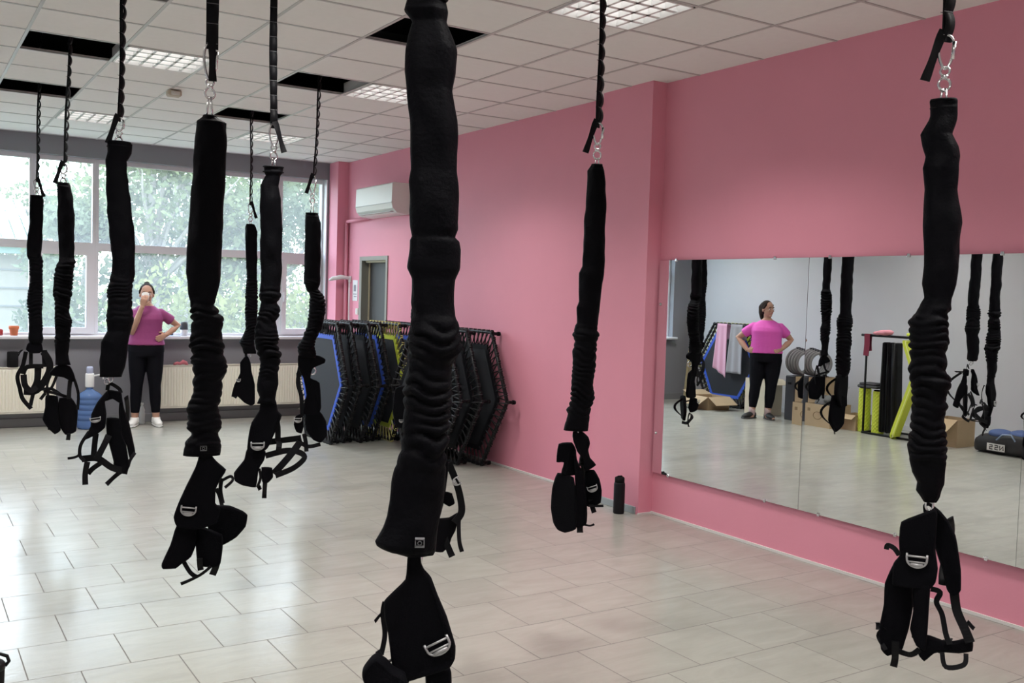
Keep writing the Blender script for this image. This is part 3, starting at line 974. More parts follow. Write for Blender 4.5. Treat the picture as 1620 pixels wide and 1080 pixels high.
harness('d', 240, 680, 4.322, 'black harness with dark buckle under the wide bungee left of centre',
  [('back_pad', 0, [(330,165),(400,165),(440,210),(510,275),(475,335),(440,400),(435,500),(470,540),(440,640),(300,680),(175,655),(150,590),(180,500),(240,370),(300,250)]),
   ('waist_pad', 0.02, [(430,530),(470,520),(540,515),(620,535),(652,560),(640,640),(580,720),(490,790),(400,780),(380,640)]),
   ('leg_pad', -0.01, [(175,640),(300,660),(310,780),(270,880),(210,915),(165,940),(80,925),(72,890),(130,770)]),
   ('leg_pad', 0.01, [(300,660),(480,700),(485,790),(470,900),(430,930),(340,940),(310,920),(300,800)])],
  [(0.02,28,[(478,330),(470,420),(486,500)]),(0.02,20,[(485,345),(540,322),(553,347),(500,388)]),(0.0,30,[(215,905),(260,965),(305,992)]),(-0.01,22,[(415,930),(330,985),(200,1040)]),
   (0.01,46,[(450,850),(445,900),(432,950),(415,997)]),(0.0,40,[(328,870),(330,925),(335,965)]),(0.01,26,[(440,400),(462,450),(480,515)])],
  [((250,552),96,66,-8,-0.016)])
harness('f', 350, 520, 3.857, 'black harness with trailing straps reaching toward the trampolines',
  [('back_pad', 0, [(245,430),(330,430),(345,500),(370,530),(345,600),(320,650),(300,700),(270,740),(160,750),(168,640),(185,570),(230,500)]),
   ('leg_pad', 0.01, [(160,730),(270,730),(262,790),(228,850),(212,960),(130,960),(80,940),(75,890),(110,840),(140,800)]),
   ('leg_pad', -0.01, [(245,840),(310,850),(317,910),(285,940),(250,930)])],
  [(0.01,38,[(290,695),(380,682),(485,662)]),(0.0,36,[(270,770),(400,745),(480,760),(508,795),(440,850),(330,888)]),(-0.01,42,[(480,690),(420,770),(320,885)]),(0.0,36,[(355,690),(348,755)]),
   (-0.01,16,[(232,850),(240,905),(220,968)]),(0.0,28,[(268,920),(262,1036)]),(0.01,34,[(330,520),(345,600),(345,690)]),(0.0,24,[(225,960),(238,980)])],
  [((222,714),76,50,0,-0.016)])
harness('g', 350, 520, 3.857, 'black harness hanging in front of the first blue edged trampoline',
  [('back_pad', 0, [(470,160),(540,155),(600,165),(635,185),(630,210),(560,240),(545,300),(600,330),(610,480),(590,520),(500,520),(500,470),(520,400),(500,300),(470,240)]),
   ('waist_pad', 0.015, [(510,510),(600,500),(640,560),(645,640),(610,690),(560,680),(515,620)]),
   ('leg_pad', -0.012, [(455,530),(495,520),(502,600),(490,640),(458,625),(443,580)])],
  [(0.0,26,[(505,640),(515,690),(520,748)]),(0.01,24,[(480,690),(530,718),(605,705)]),(0.0,26,[(480,240),(468,330),(488,410),(495,530)]),(0.01,30,[(470,650),(482,700)])],
  [((468,556),44,30,0,-0.014)], [((556,258),44)])
harness('e', 350, 520, 3.857, 'small black harness hanging in front of the radiator, farthest back',
  [('back_pad', 0, [(148,165),(165,170),(180,210),(185,260),(205,340),(205,455),(180,470),(140,450),(100,412),(62,412),(80,340),(115,270),(115,205)])],
  [(0.0,16,[(150,150),(152,180)]),(0.0,18,[(70,405),(95,418)]),(-0.012,14,[(150,300),(150,430)])],
  [((105,314),24,20,0,-0.014)])
harness('c', 0, 520, 4.154, 'black open harness with spread straps beside the blue water bottle',
  [('shoulder_pad', 0, [(700,410),(715,440),(690,480),(700,560),(690,650),(640,690),(550,730),(595,640),(600,560),(640,480)]),
   ('back_pad', 0.01, [(705,405),(795,410),(805,475),(785,485),(740,462),(690,480)]),
   ('shoulder_pad', 0.02, [(795,410),(815,520),(850,620),(880,760),(890,820),(850,850),(830,760),(790,690),(780,540),(785,470)]),
   ('waist_pad', 0.0, [(700,590),(790,590),(800,690),(830,760),(850,900),(820,945),(760,930),(740,850),(700,700)])],
  [(0.0,24,[(705,405),(720,362),(780,392),(795,420)]),(0.0,22,[(585,680),(532,760),(525,830),(555,865)]),(0.01,36,[(630,690),(622,760),(615,845)]),(-0.01,42,[(715,700),(680,770),(635,855)]),
   (0.0,44,[(535,860),(640,850),(740,910),(840,930)]),(0.0,36,[(575,870),(560,950),(560,1027)]),(0.01,32,[(660,880),(610,920),(578,955)]),(0.0,30,[(790,945),(740,985),(700,1018)]),
   (0.0,16,[(530,820),(500,840),(445,850)]),(0.0,22,[(888,815),(855,860),(840,905)])],
  [((627,597),62,34,8,-0.016)], [((703,350),36)])
harness('b', 0, 520, 4.154, 'black harness with two leg pads, in front of the cream radiator end',
  [('back_pad', 0, [(325,285),(360,250),(400,232),(460,245),(485,290),(500,345),(470,348),(420,320),(370,312),(330,302)]),
   ('leg_pad', 0.0, [(300,440),(380,440),(385,560),(400,660),(360,690),(310,650),(278,600),(295,520)]),
   ('leg_pad', 0.015, [(390,450),(470,455),(512,530),(500,680),(430,695),(395,640),(380,550)])],
  [(0.0,18,[(490,335),(515,430),(510,530)]),(0.0,28,[(462,340),(455,400),(452,460)]),(0.01,16,[(335,300),(310,370),(318,445)]),(0.0,18,[(372,310),(335,390),(285,405)]),
   (0.0,26,[(452,685),(447,732)]),(0.01,20,[(290,405),(350,420),(440,450)]),(0.0,20,[(300,420),(265,465)])],
  [])
harness('a', 0, 520, 4.154, 'black skeletal harness of bare loops, leftmost, in front of the radiator',
  [('back_pad', 0, [(170,135),(180,100),(200,85),(250,80),(275,100),(282,140),(260,160),(200,160)])],
  [(0.0,24,[(203,150),(203,200),(203,245)]),(0.01,26,[(170,150),(150,240),(115,310),(130,390),(150,460),(205,525)]),(0.0,30,[(150,300),(180,250),(285,243)]),
   (-0.01,38,[(155,300),(165,370),(205,405),(245,380)]),(0.01,44,[(285,150),(325,220),(315,300),(240,405),(155,415)]),(0.0,42,[(250,250),(245,340),(220,400)]),(0.0,24,[(218,425),(200,505)]),
   (0.0,36,[(290,140),(298,250)]),(0.01,20,[(270,400),(340,395),(400,430)])],
  [])
harness('i', 850, 660, 5.686, 'black harness with oval pads and grey buckle in front of the pink wall',
  [('back_pad', 0.02, [(192,235),(310,225),(350,300),(345,520),(215,505),(240,405),(172,398)]),
   ('leg_pad', 0.0, [(180,505),(330,530),(360,800),(350,980),(250,1030),(180,1015),(140,960),(118,830),(130,650)]),
   ('shoulder_pad', 0.0, [(320,120),(400,120),(460,180),(475,240),(460,300),(475,370),(530,445),(430,490),(400,360),(360,300),(325,200)]),
   ('leg_pad', 0.015, [(430,490),(510,470),(560,550),(580,650),(570,760),(500,800),(440,800),(420,600)]),
   ('waist_pad', -0.01, [(330,300),(360,380),(400,480),(440,640),(450,880),(440,970),(350,985),(345,700)])],
  [(0.01,46,[(480,740),(490,795),(512,855)]),(0.0,22,[(460,795),(530,800),(595,795)]),(0.0,18,[(400,970),(470,970),(512,950)]),(0.0,58,[(383,975),(385,1035)])],
  [((497,640),90,58,20,-0.002)], [((335,175),40)])
harness('m', 560, 680, 4.91, 'black harness with dangling strap just behind the nearest wide bungee',
  [('back_pad', 0, [(440,40),(600,60),(735,255),(720,420),(700,560),(660,700),(560,760),(470,720),(430,400)]),
   ('leg_pad', -0.01, [(690,500),(715,480),(760,487),(782,560),(740,592),(690,570)]),
   ('waist_pad', 0.01, [(560,690),(640,675),(740,685),(805,660),(812,720),(790,800),(760,850),(740,905),(690,945),(630,930),(560,850)])],
  [(0.0,56,[(735,260),(785,380),(825,520),(835,640),(780,720)]),(0.0,34,[(825,640),(815,720),(818,860),(838,940)]),(0.0,52,[(700,840),(735,915),(762,972)])],
  [((797,400),58,62,-60,-0.012)])
harness('k', 560, 340, 2.84, 'black harness behind the nearest wide bungee, with a small bright buckle',
  [('back_pad', 0, [(230,780),(300,755),(370,780),(385,880),(330,960),(230,960)]),
   ('leg_pad', 0.012, [(185,780),(235,765),(245,830),(230,950),(190,955),(172,885)]),
   ('leg_pad', -0.012, [(290,900),(360,890),(370,1040),(330,1110),(290,1060)])],
  [(0.0,16,[(300,760),(280,775),(220,800)]),(0.0,18,[(330,950),(345,1120)])],
  [((212,925),18,14,0,-0.02), ((235,851),14,12,0,0.012)])

def copy_tree(o, parent=None):
    c = o.copy()
    COL.objects.link(c)
    c.parent = parent
    for ch in list(o.children):
        copy_tree(ch, c)
    return c

# ------------------------------------------------------------------ mirror wall
tilt = math.radians(0.65)
panels = [('first mirror panel, beside the pink pillar', 4.835, 5.555, 4.147, 0.0),
          ('middle mirror panel, between the two seams', 4.829, 4.1455, 2.7185, tilt),
          ('mirror panel nearest the viewer, past the second seam', 4.817, 2.717, 1.30, tilt * 0.5)]
for lab, x, y1, y0, a in panels:
    yc, hw = (y0 + y1) / 2, (y1 - y0) / 2
    t = thing('mirror_panel', lab, 'mirror', (x, yc, 0.322), 0, 'wall mirror panels')
    t.rotation_euler = (0, 0, -a)
    g = MB().box(0.0, 0.004, -hw, hw, 0, 1.598)
    g.build('glass', M_MIRROR, t)
    MB().box(0.004, 0.007, -hw, hw, 0, 1.598).build('backing', mat('dark_mirror_backing', (0.05, 0.06, 0.06), 0.6), t)
    for yy in (-hw + 0.16, 0.0, hw - 0.16) if yc < 4.5 else (-hw + 0.28, hw - 0.18):
        for zz in (0.0, 1.598):
            MB().rbox(-0.007, 0.007, yy - 0.010, yy + 0.010, zz - 0.010, zz + 0.012, 0.003).build('clip', M_CHROME, t)
    if yc > 4.5:
        for zz in (0.30, 1.27):
            MB().lathe([(0.011, 0), (0.011, 0.006), (0.006, 0.009)], (0, 0, 0), 14).build('clip', M_CHROME, t).matrix_local = Matrix.Translation((0.0, hw - 0.02, zz)) @ Matrix.Rotation(-math.pi / 2, 4, 'Y')

# ------------------------------------------------------------------ radiators and pipes
def radiator(x0, x1, label):
    t = thing('radiator', label, 'radiator', (x0, YB - 0.05, 0.165), 0, 'cream panel radiators')
    w, H = x1 - x0, 0.51
    f = MB()
    n = int(w / 0.0333)
    vs, fs = [], []
    for i in range(n):
        a = w * i / n
        p = w / n
        for q, dd in ((0.0, 0.010), (0.22, 0.0), (0.72, 0.0), (0.94, 0.010)):
            for zz in (0.02, 0.06, H - 0.06, H - 0.02):
                yy = dd if 0.05 < zz < H - 0.05 else 0.004
                vs.append((a + p * q, -0.075 + yy, zz))
    for i in range(4 * n - 1):
        for k in range(3):
            fs.append((i * 4 + k, i * 4 + 4 + k, i * 4 + 5 + k, i * 4 + 1 + k))
    f.add(vs, fs)
    f.box(0, w, -0.066, -0.055, 0.0, H)
    f.build('front_panel', M_RAD, t)
    MB().rbox(0, 0.012, -0.074, 0.018, 0.0, H, 0.004).rbox(w - 0.012, w, -0.074, 0.018, 0.0, H, 0.004).build('side_cover', M_RAD, t)
    g = MB()
    g.box(0.012, w - 0.012, -0.074, -0.062, H - 0.006, H).box(0.012, w - 0.012, 0.004, 0.016, H - 0.006, H)
    k = int(w / 0.03)
    for i in range(k):
        xx = 0.012 + (w - 0.024) * i / k
        g.box(xx, xx + 0.012, -0.062, 0.004, H - 0.005, H - 0.001)
    g.build('top_grille', M_RAD, t)
    MB().box(0.012, w - 0.012, -0.02, 0.0, 0.03, H - 0.03).build('rear_panel', M_RAD, t)
    p = MB().tube([(w - 0.04, -0.03, 0.02), (w - 0.04, -0.03, -0.06), (w - 0.04, 0.045, -0.08)], 0.011, 10)
    p.build('pipe', M_RAD, t)
    return t

radiator(0.05, 1.50, 'cream ribbed radiator under the left windows, behind the hanging harnesses')
radiator(2.60, 4.40, 'long cream ribbed radiator between the standing woman and the trampolines')

# ------------------------------------------------------------------ things by the window
def on_floor(px, py):
    return hit(px, py, 2, 0.0)

M_JUG = bpy.data.materials.new('blue_bottle_plastic')
M_JUG.use_nodes = True
b = M_JUG.node_tree.nodes['Principled BSDF']
b.inputs['Base Color'].default_value = (0.20, 0.34, 0.66, 1)
b.inputs['Roughness'].default_value = 0.12
b.inputs['Transmission Weight'].default_value = 0.55
b.inputs['IOR'].default_value = 1.2
jx, jy = 1.815, 11.56
t = thing('water_bottle', 'large blue water cooler bottle with hand pump, on the floor by the window wall', 'water bottle', (jx, jy, 0))
prof = [(0.10, 0.0), (0.128, 0.008), (0.134, 0.03)]
for i in range(5):
    z0 = 0.05 + i * 0.058
    prof += [(0.134, z0), (0.134, z0 + 0.034), (0.128, z0 + 0.042), (0.128, z0 + 0.050)]
prof += [(0.134, 0.345), (0.128, 0.37), (0.095, 0.40), (0.05, 0.425), (0.036, 0.44), (0.034, 0.50), (0.0, 0.50)]
MB().lathe(prof, n=32, caps=False).build('bottle', M_JUG, t)
MB().lathe([(0.045, 0.46), (0.047, 0.47), (0.047, 0.60), (0.042, 0.615), (0.0, 0.615)], n=24).build('pump_body', M_WHITE, t)
MB().lathe([(0.03, 0.61), (0.036, 0.62), (0.036, 0.67), (0.028, 0.69), (0.0, 0.69)], n=24).build('pump_button', mat('grey_blue_plastic', (0.42, 0.46, 0.62), 0.4), t)
MB().tube([(0.04, 0, 0.585), (0.10, 0.0, 0.595), (0.135, -0.01, 0.575), (0.14, -0.01, 0.545)], 0.009, 8).build('spout', M_WHITE, t)

def cup(name, label, cat, x, y, z, prof, m, lid=None, group=None):
    o = MB().lathe(prof, n=24).build(name, m, None, (x, y, z))
    tag(o, label, cat, group)
    if lid:
        MB().lathe(lid[0], n=24).build('lid', lid[1], o)
    return o

SY = YB + 0.03
P = hit(22, 528, 1, SY)
cup('plant_pot', 'terracotta orange cup on the window sill at the far left', 'cup', P[0], SY, WZ0 + 0.03, [(0.035, 0), (0.046, 0.07), (0.052, 0.072), (0.052, 0.105), (0.044, 0.105), (0.04, 0.03)], mat('terracotta_clay', (0.62, 0.16, 0.06), 0.7))
P = hit(291, 530, 1, SY)
cup('tumbler', 'grey tumbler with dark upper half on the window sill beside the woman', 'tumbler', P[0], SY, WZ0 + 0.03, [(0.036, 0), (0.042, 0.02), (0.044, 0.075)], mat('pale_grey_enamel', (0.52, 0.52, 0.55), 0.4),
    ([(0.045, 0.075), (0.043, 0.14), (0.038, 0.165), (0.0, 0.167)], mat('dark_grey_rubber', (0.05, 0.05, 0.06), 0.6)))
P = hit(266, 525, 1, SY)
tag(MB().rbox(-0.055, 0.055, -0.02, 0.02, 0, 0.045, 0.006).build('phone_case', mat('dark_navy_plastic', (0.03, 0.035, 0.05), 0.4), None, (P[0], SY, WZ0 + 0.03)), 'small dark box on the window sill by the woman\'s elbow', 'box')
P = hit(268, 530, 1, SY - 0.07)
tag(MB().rbox(-0.11, 0.12, -0.03, 0.03, 0, 0.008, 0.002).build('notebook', mat('pale_blue_paper', (0.50, 0.60, 0.80), 0.6), None, (P[0], SY - 0.075, WZ0 + 0.03)), 'pale blue notebook lying flat on the window sill', 'notebook')
P = hit(1, 526, 1, SY)
cup('candle', 'small red jar on the window sill, cut by the photo edge', 'jar', P[0] - 0.01, SY, WZ0 + 0.03, [(0.03, 0), (0.034, 0.02), (0.034, 0.06), (0.02, 0.075)], mat('dark_red_glaze', (0.35, 0.03, 0.03), 0.4))
P = hit(20, 577, 1, YB - 0.08)
t = thing('canister', 'black canister with handle standing on the left radiator', 'canister', (P[0], YB - 0.083, 0.675))
MB().lathe([(0.05, 0), (0.056, 0.005), (0.056, 0.16), (0.05, 0.17), (0.0, 0.172)], n=24).build('body', M_RUBBER, t)
MB().tube([(0.05, 0, 0.15), (0.085, 0, 0.185), (0.10, 0, 0.19), (0.075, 0, 0.165), (0.052, 0, 0.12)], 0.006, 8).build('handle', M_RUBBER, t)
P = hit(284, 578, 1, YB - 0.09)
c = MB()
c.tube([(-0.07, -0.02, 0.012), (-0.03, 0.0, 0.022), (0.0, -0.01, 0.016), (0.04, 0.01, 0.034), (0.075, 0.0, 0.02), (0.085, -0.02, 0.012)], [(0.012, 0.02), (0.016, 0.022), (0.014, 0.02), (0.024, 0.03), (0.02, 0.026), (0.008, 0.02)], 10)
tag(c.build('scrunchie', mat('pink_cloth', (0.72, 0.22, 0.27), 0.8), None, (P[0], YB - 0.10, 0.676)), 'crumpled pink cloth on the long radiator', 'cloth')
P = on_floor(203, 657)
t = thing('drink_bottle', 'clear drink bottle standing on the floor behind the woman', 'bottle', (P[0], min(P[1], YB - 0.15), 0))
M_CLEAR = mat('clear_plastic', (0.75, 0.78, 0.80), 0.15)
MB().lathe([(0.03, 0), (0.034, 0.01), (0.034, 0.12), (0.03, 0.14), (0.033, 0.16), (0.018, 0.2), (0.013, 0.21), (0.013, 0.225)], n=20).build('body', M_CLEAR, t)
MB().lathe([(0.016, 0.222), (0.016, 0.245), (0.0, 0.246)], n=16).build('cap', M_WHITE, t)

# flask by the pillar
t = thing('flask', 'tall black flask on the floor against the pink pillar', 'flask', (4.625, 5.68, 0))
MB().lathe([(0.040, 0), (0.0425, 0.006), (0.0425, 0.22), (0.040, 0.232), (0.036, 0.238)], n=28).build('body', mat('black_flask_paint', (0.008, 0.007, 0.010), 0.5, spec=0.2), t)
MB().lathe([(0.037, 0.236), (0.037, 0.270), (0.033, 0.276), (0.0, 0.277)], n=28).tube([(-0.030, 0, 0.262), (-0.018, 0, 0.283), (0.018, 0, 0.283), (0.030, 0, 0.262)], 0.006, 8).build('lid', M_RUBBER, t)

# shaker bottle low at the left edge
P = hit(2, 1041, 2, 0.235)
t = thing('shaker_bottle', 'black bottle with a loop lid at the lower left edge of the photo', 'bottle', (P[0] - 0.033, P[1], 0))
MB().lathe([(0.036, 0), (0.040, 0.006), (0.045, 0.19), (0.045, 0.205)], n=28).build('body', M_RUBBER, t)
MB().lathe([(0.047, 0.198), (0.047, 0.218), (0.040, 0.226), (0.016, 0.230), (0.016, 0.240), (0.0, 0.241)], n=28).build('lid', M_BLACKM, t)
MB().tube([(0.046, -0.005, 0.207), (0.058, -0.006, 0.222), (0.052, -0.004, 0.242), (0.030, 0, 0.252), (0.0, 0.0, 0.250), (-0.02, 0, 0.236)], 0.0065, 8).build('carry_loop', M_BLACKM, t)

# ------------------------------------------------------------------ on the pink wall
t = thing('air_conditioner', 'white wall air conditioner high on the pink wall', 'air conditioner', (XR, 10.33, 2.49))
L = 0.50
prof = [(0.0, 0.345), (-0.20, 0.345), (-0.225, 0.33), (-0.23, 0.12), (-0.215, 0.06), (-0.16, 0.012), (-0.06, 0.0), (0.0, 0.0)]
vs = [(x, yy, z) for yy in (-L, L) for x, z in prof]
n = len(prof)
mb = MB().add(vs, [(i, (i + 1) % n, n + (i + 1) % n, n + i) for i in range(n)] + [tuple(reversed(range(n))), tuple(range(n, 2 * n))])
mb.build('body', mat('white_appliance_plastic', (0.82, 0.83, 0.80), 0.35), t)
MB().box(-0.213, -0.14, -L + 0.06, L - 0.06, 0.022, 0.030).build('air_outlet', mat('pale_grey_plastic', (0.45, 0.46, 0.45), 0.5), t)
MB().box(-0.235, -0.229, -L, L, 0.118, 0.124).build('panel_seam', mat('pale_grey_plastic', (0.45, 0.46, 0.45), 0.5), t)
pp = MB().tube([(XR - 0.03, 10.86, 2.50), (XR - 0.03, 11.545, 2.49), (XR - 0.03, 11.56, 2.47), (XR - 0.03, 11.56, 0.0)], 0.022, 10)
tag(pp.build('pipe', M_PINK), 'pink painted pipe running from the air conditioner down the corner', 'pipe')
t = thing('wall_light', 'white bracket on the pink wall near the window corner, with a hanging cord', 'bracket', (XR, 11.47, 1.74))  # plain white bracket arm with a cord, holds no lamp
MB().rbox(-0.02, 0.0, -0.03, 0.03, -0.02, 0.06, 0.004).build('base', M_WHITE, t)
MB().tube([(-0.01, 0, 0.035), (-0.12, 0.03, 0.045), (-0.22, 0.07, 0.02), (-0.26, 0.08, 0.0)], [0.02, 0.028, 0.026, 0.012], 12).build('arm', M_WHITE, t)
MB().tube([(-0.03, -0.03, -0.01), (-0.032, -0.035, -0.3), (-0.028, -0.045, -0.8), (-0.03, -0.03, -1.4), (-0.03, -0.03, -1.739)], 0.010, 8).build('cord', M_WHITE, t)
o = MB().box(-0.004, 0, -0.075, 0.075, -0.13, 0.13).build('paper_notice', mat('white_paper', (0.78, 0.78, 0.80), 0.7), None, (XR, 11.32, 1.62))
tag(o, 'small printed paper notice taped to the pink wall beside the door', 'notice')
MB().box(-0.0055, -0.004, -0.03, 0.035, -0.01, 0.07).box(-0.0055, -0.004, -0.05, 0.05, -0.05, -0.04).box(-0.0055, -0.004, -0.05, 0.03, -0.08, -0.07).build('print', mat('grey_ink', (0.28, 0.28, 0.32), 0.7), o)
o = MB().rbox(-0.012, 0, -0.04, 0.04, -0.04, 0.04, 0.004).build('light_switch', mat('pale_switch_plastic', (0.72, 0.66, 0.60), 0.4), None, (XR, 11.24, 1.36))
tag(o, 'light switch on the pink wall beside the door frame', 'light switch')
MB().rbox(-0.018, -0.010, -0.02, 0.02, -0.025, 0.025, 0.003).build('rocker', M_WHITE, o)
t = thing('smoke_detector', 'small beige box mounted on the ceiling between two lights', 'detector', (1.95, 8.40, ZC))
MB().rbox(-0.055, 0.055, -0.05, 0.05, -0.05, 0.0, 0.01).build('body', mat('beige_plastic', (0.50, 0.42, 0.33), 0.5), t)
MB().rbox(-0.035, 0.035, -0.06, -0.045, -0.045, -0.015, 0.004).build('lens', mat('pale_plastic_lens', (0.62, 0.60, 0.56), 0.3), t)

# ------------------------------------------------------------------ trampolines
def hexa(R):
    return [(R * math.cos(math.radians(60 * k)), R * math.sin(math.radians(60 * k))) for k in range(6)]

M_YB = mat('yellow_elastic_cord', (0.60, 0.58, 0.20), 0.6)
M_BK = mat('black_elastic_cord', (0.012, 0.012, 0.014), 0.6)
M_BEIGE = mat('yellow_beige_frame_pad', (0.36, 0.30, 0.12), 0.6)

def trampoline(label, border, cord, group, cords=True):
    t = thing('trampoline', label, 'trampoline', (0, 0, 0), 0, group)
    R, Rm, H = 0.72, 0.55, 0.645
    V, W = hexa(R), hexa(Rm)
    MB().tube([(x, 0, z + H) for x, z in V], 0.019, 10, closed=True).build('frame', M_BLACKM, t)
    MB().pad([(x * 0.97, z * 0.97 + H) for x, z in W], 0.008, 0.0, 0.002, 0.0, 1).build('mat', M_MAT, t)
    bb = MB()
    A, B = hexa(Rm * 0.955), hexa(Rm * 1.055)
    for k in range(6):
        l = (k + 1) % 6
        for d in (-0.007, 0.007):
            bb.add([(A[k][0], d, A[k][1] + H), (A[l][0], d, A[l][1] + H), (B[l][0], d, B[l][1] + H), (B[k][0], d, B[k][1] + H)], [(0, 1, 2, 3)])
        bb.add([(B[k][0], -0.007, B[k][1] + H), (B[l][0], -0.007, B[l][1] + H), (B[l][0], 0.007, B[l][1] + H), (B[k][0], 0.007, B[k][1] + H)], [(0, 1, 2, 3)])
        bb.add([(A[k][0], -0.007, A[k][1] + H), (A[l][0], -0.007, A[l][1] + H), (A[l][0], 0.007, A[l][1] + H), (A[k][0], 0.007, A[k][1] + H)], [(0, 1, 2, 3)])
    bb.build('border_band', border, t)
    lc = MB()
    B = hexa(Rm * 1.03)
    n = 9
    for k in range(6):
        l = (k + 1) % 6
        ip = lambda P_, q: (P_[k][0] + (P_[l][0] - P_[k][0]) * q, P_[k][1] + (P_[l][1] - P_[k][1]) * q)
        for j in range(n):
            q = (j + 0.5) / n
            a, c1, c2 = ip(B, q), ip(V, q - 0.36 / n), ip(V, q + 0.36 / n)
            for c_ in (c1, c2):
                sg = 1 if c_ is c1 else -1
                lc.tube([(a[0], 0.004 * sg, a[1] + H), (c_[0] * 0.985, 0.016 * sg, c_[1] * 0.985 + H), (c_[0] * 1.03, 0.012 * sg, c_[1] * 1.03 + H), (c_[0] * 1.03, -0.012 * sg, c_[1] * 1.03 + H)], 0.0062, 5)
    lc.build('elastic_lacing', cord, t)
    for k in range(6):
        x, z = V[k]
        x, z = x * 0.985, z * 0.985
        lg = MB().tube([(x, 0.0, z + H), (x, 0.070, z + H)], 0.0155, 10).build('leg', M_BLACKM, t)
        MB().lathe([(0.019, 0.0), (0.021, 0.004), (0.019, 0.030)], n=12).build('rubber_foot', M_RUBBER, lg).matrix_local = Matrix.Translation((x, 0.062, z + H)) @ Matrix.Rotation(-math.pi / 2, 4, 'X')
    return t

G1 = 'hexagonal trampolines stacked on edge by the pink wall'
PB = trampoline('hexagonal trampoline with blue border, front of the left stack, mat fully seen', M_BLUE, M_BK, G1)
PK = trampoline('black hexagonal trampoline second in the left stack, behind the blue fronted one', M_BLACKM, M_BK, G1)
PY = trampoline('yellow laced hexagonal trampoline last in the left stack, half hidden by the nearest bungee', M_LIME, M_YB, G1)

def place(o, x, y, tilt_, label, rz=math.pi / 2, sx_=-1, z=0.0):
    # local x runs along the wall, the legs point to the wall
    o.location = (x, y, z)
    o.rotation_euler = (tilt_, 0, rz)
    if label:
        o['label'] = label
    return o

RZ = -math.pi / 2                             # local +y -> world +x
place(PB, 3.84, 9.86, -0.035, None, RZ)
place(PK, 4.01, 9.92, -0.04, None, RZ)
place(copy_tree(PK), 4.18, 9.86, -0.04, 'black hexagonal trampoline third in the left stack', RZ)
place(copy_tree(PB), 4.35, 9.93, -0.042, 'hexagonal trampoline with blue border, deeper in the left stack beside the yellow one', RZ)
place(PY, 4.52, 9.82, -0.043, None, RZ)
place(copy_tree(PB), 4.69, 9.78, -0.044, 'blue bordered hexagonal trampoline at the back of the left stack, against the wall', RZ)
place(copy_tree(PK), 4.32, 8.38, -0.05, 'black hexagonal trampoline in front of the right stack, its mat mostly hidden by bungees', RZ)
place(copy_tree(PK), 4.49, 8.30, -0.05, 'black hexagonal trampoline in the middle of the right stack', RZ)
place(copy_tree(PK), 4.68, 8.17, -0.055, 'black hexagonal trampoline against the wall, nearest the blank pink wall', RZ)

# ------------------------------------------------------------------ things along the grey wall (seen in the mirror)
PL = copy_tree(PB)
place(PL, -1.10, 10.77, -0.07, 'blue trampoline leaning on the grey wall with two towels over it, seen in the mirror', math.pi / 2)
PL['group'] = 'trampolines by the grey wall'
PL2 = copy_tree(PY)
place(PL2, -1.265, 10.86, -0.07, 'lime laced trampoline behind the blue one on the grey wall, seen in the mirror', math.pi / 2)
PL2['group'] = 'trampolines by the grey wall'

def towel(name, label, col, y0, y1, zb, skew, x):
    """cloth over the top rail: front fall and short back fall, with soft folds"""
    nx, nz = 22, 26
    vs, fs = [], []
    top = 1.29
    for i in range(nx + 1):
        q = i / nx
        for j in range(nz + 1):
            w = j / nz
            if w < 0.22:
                z = top - 0.25 * (1 - w / 0.22)
                xx = x - 0.055
            else:
                v = (w - 0.22) / 0.78
                z = top - (top - zb - skew * q) * v
                xx = x + 0.045 + 0.03 * v
            f_ = 0.014 * math.sin(q * 13 + 1.3 * w) * (abs(w - 0.22) ** 0.6)
            y = y0 + (y1 - y0) * q - (0.10 * max(0, w - 0.22) * (q - 0.5) * -1.0)
            vs.append((xx + f_, y, z))
    fs = [(i * (nz + 1) + j, (i + 1) * (nz + 1) + j, (i + 1) * (nz + 1) + j + 1, i * (nz + 1) + j + 1) for i in range(nx) for j in range(nz)]
    o = MB().add(vs, fs, True).build(name, mat(name + '_' + label.split()[0], col, 0.95, sheen=0.3, bump=0.3, bscale=200))
    md = o.modifiers.new('cloth_thickness', 'SOLIDIFY')
    md.thickness = 0.007
    md.offset = 1
    return tag(o, label, 'towel')

towel('towel', 'pink towel hanging over the blue trampoline by the grey wall, seen in the mirror', (0.66, 0.36, 0.50), 10.68, 10.88, 0.46, 0.14, -1.06)
towel('towel', 'grey towel hanging beside the pink towel on the blue trampoline', (0.30, 0.30, 0.33), 10.36, 10.595, 0.54, 0.0, -1.06)

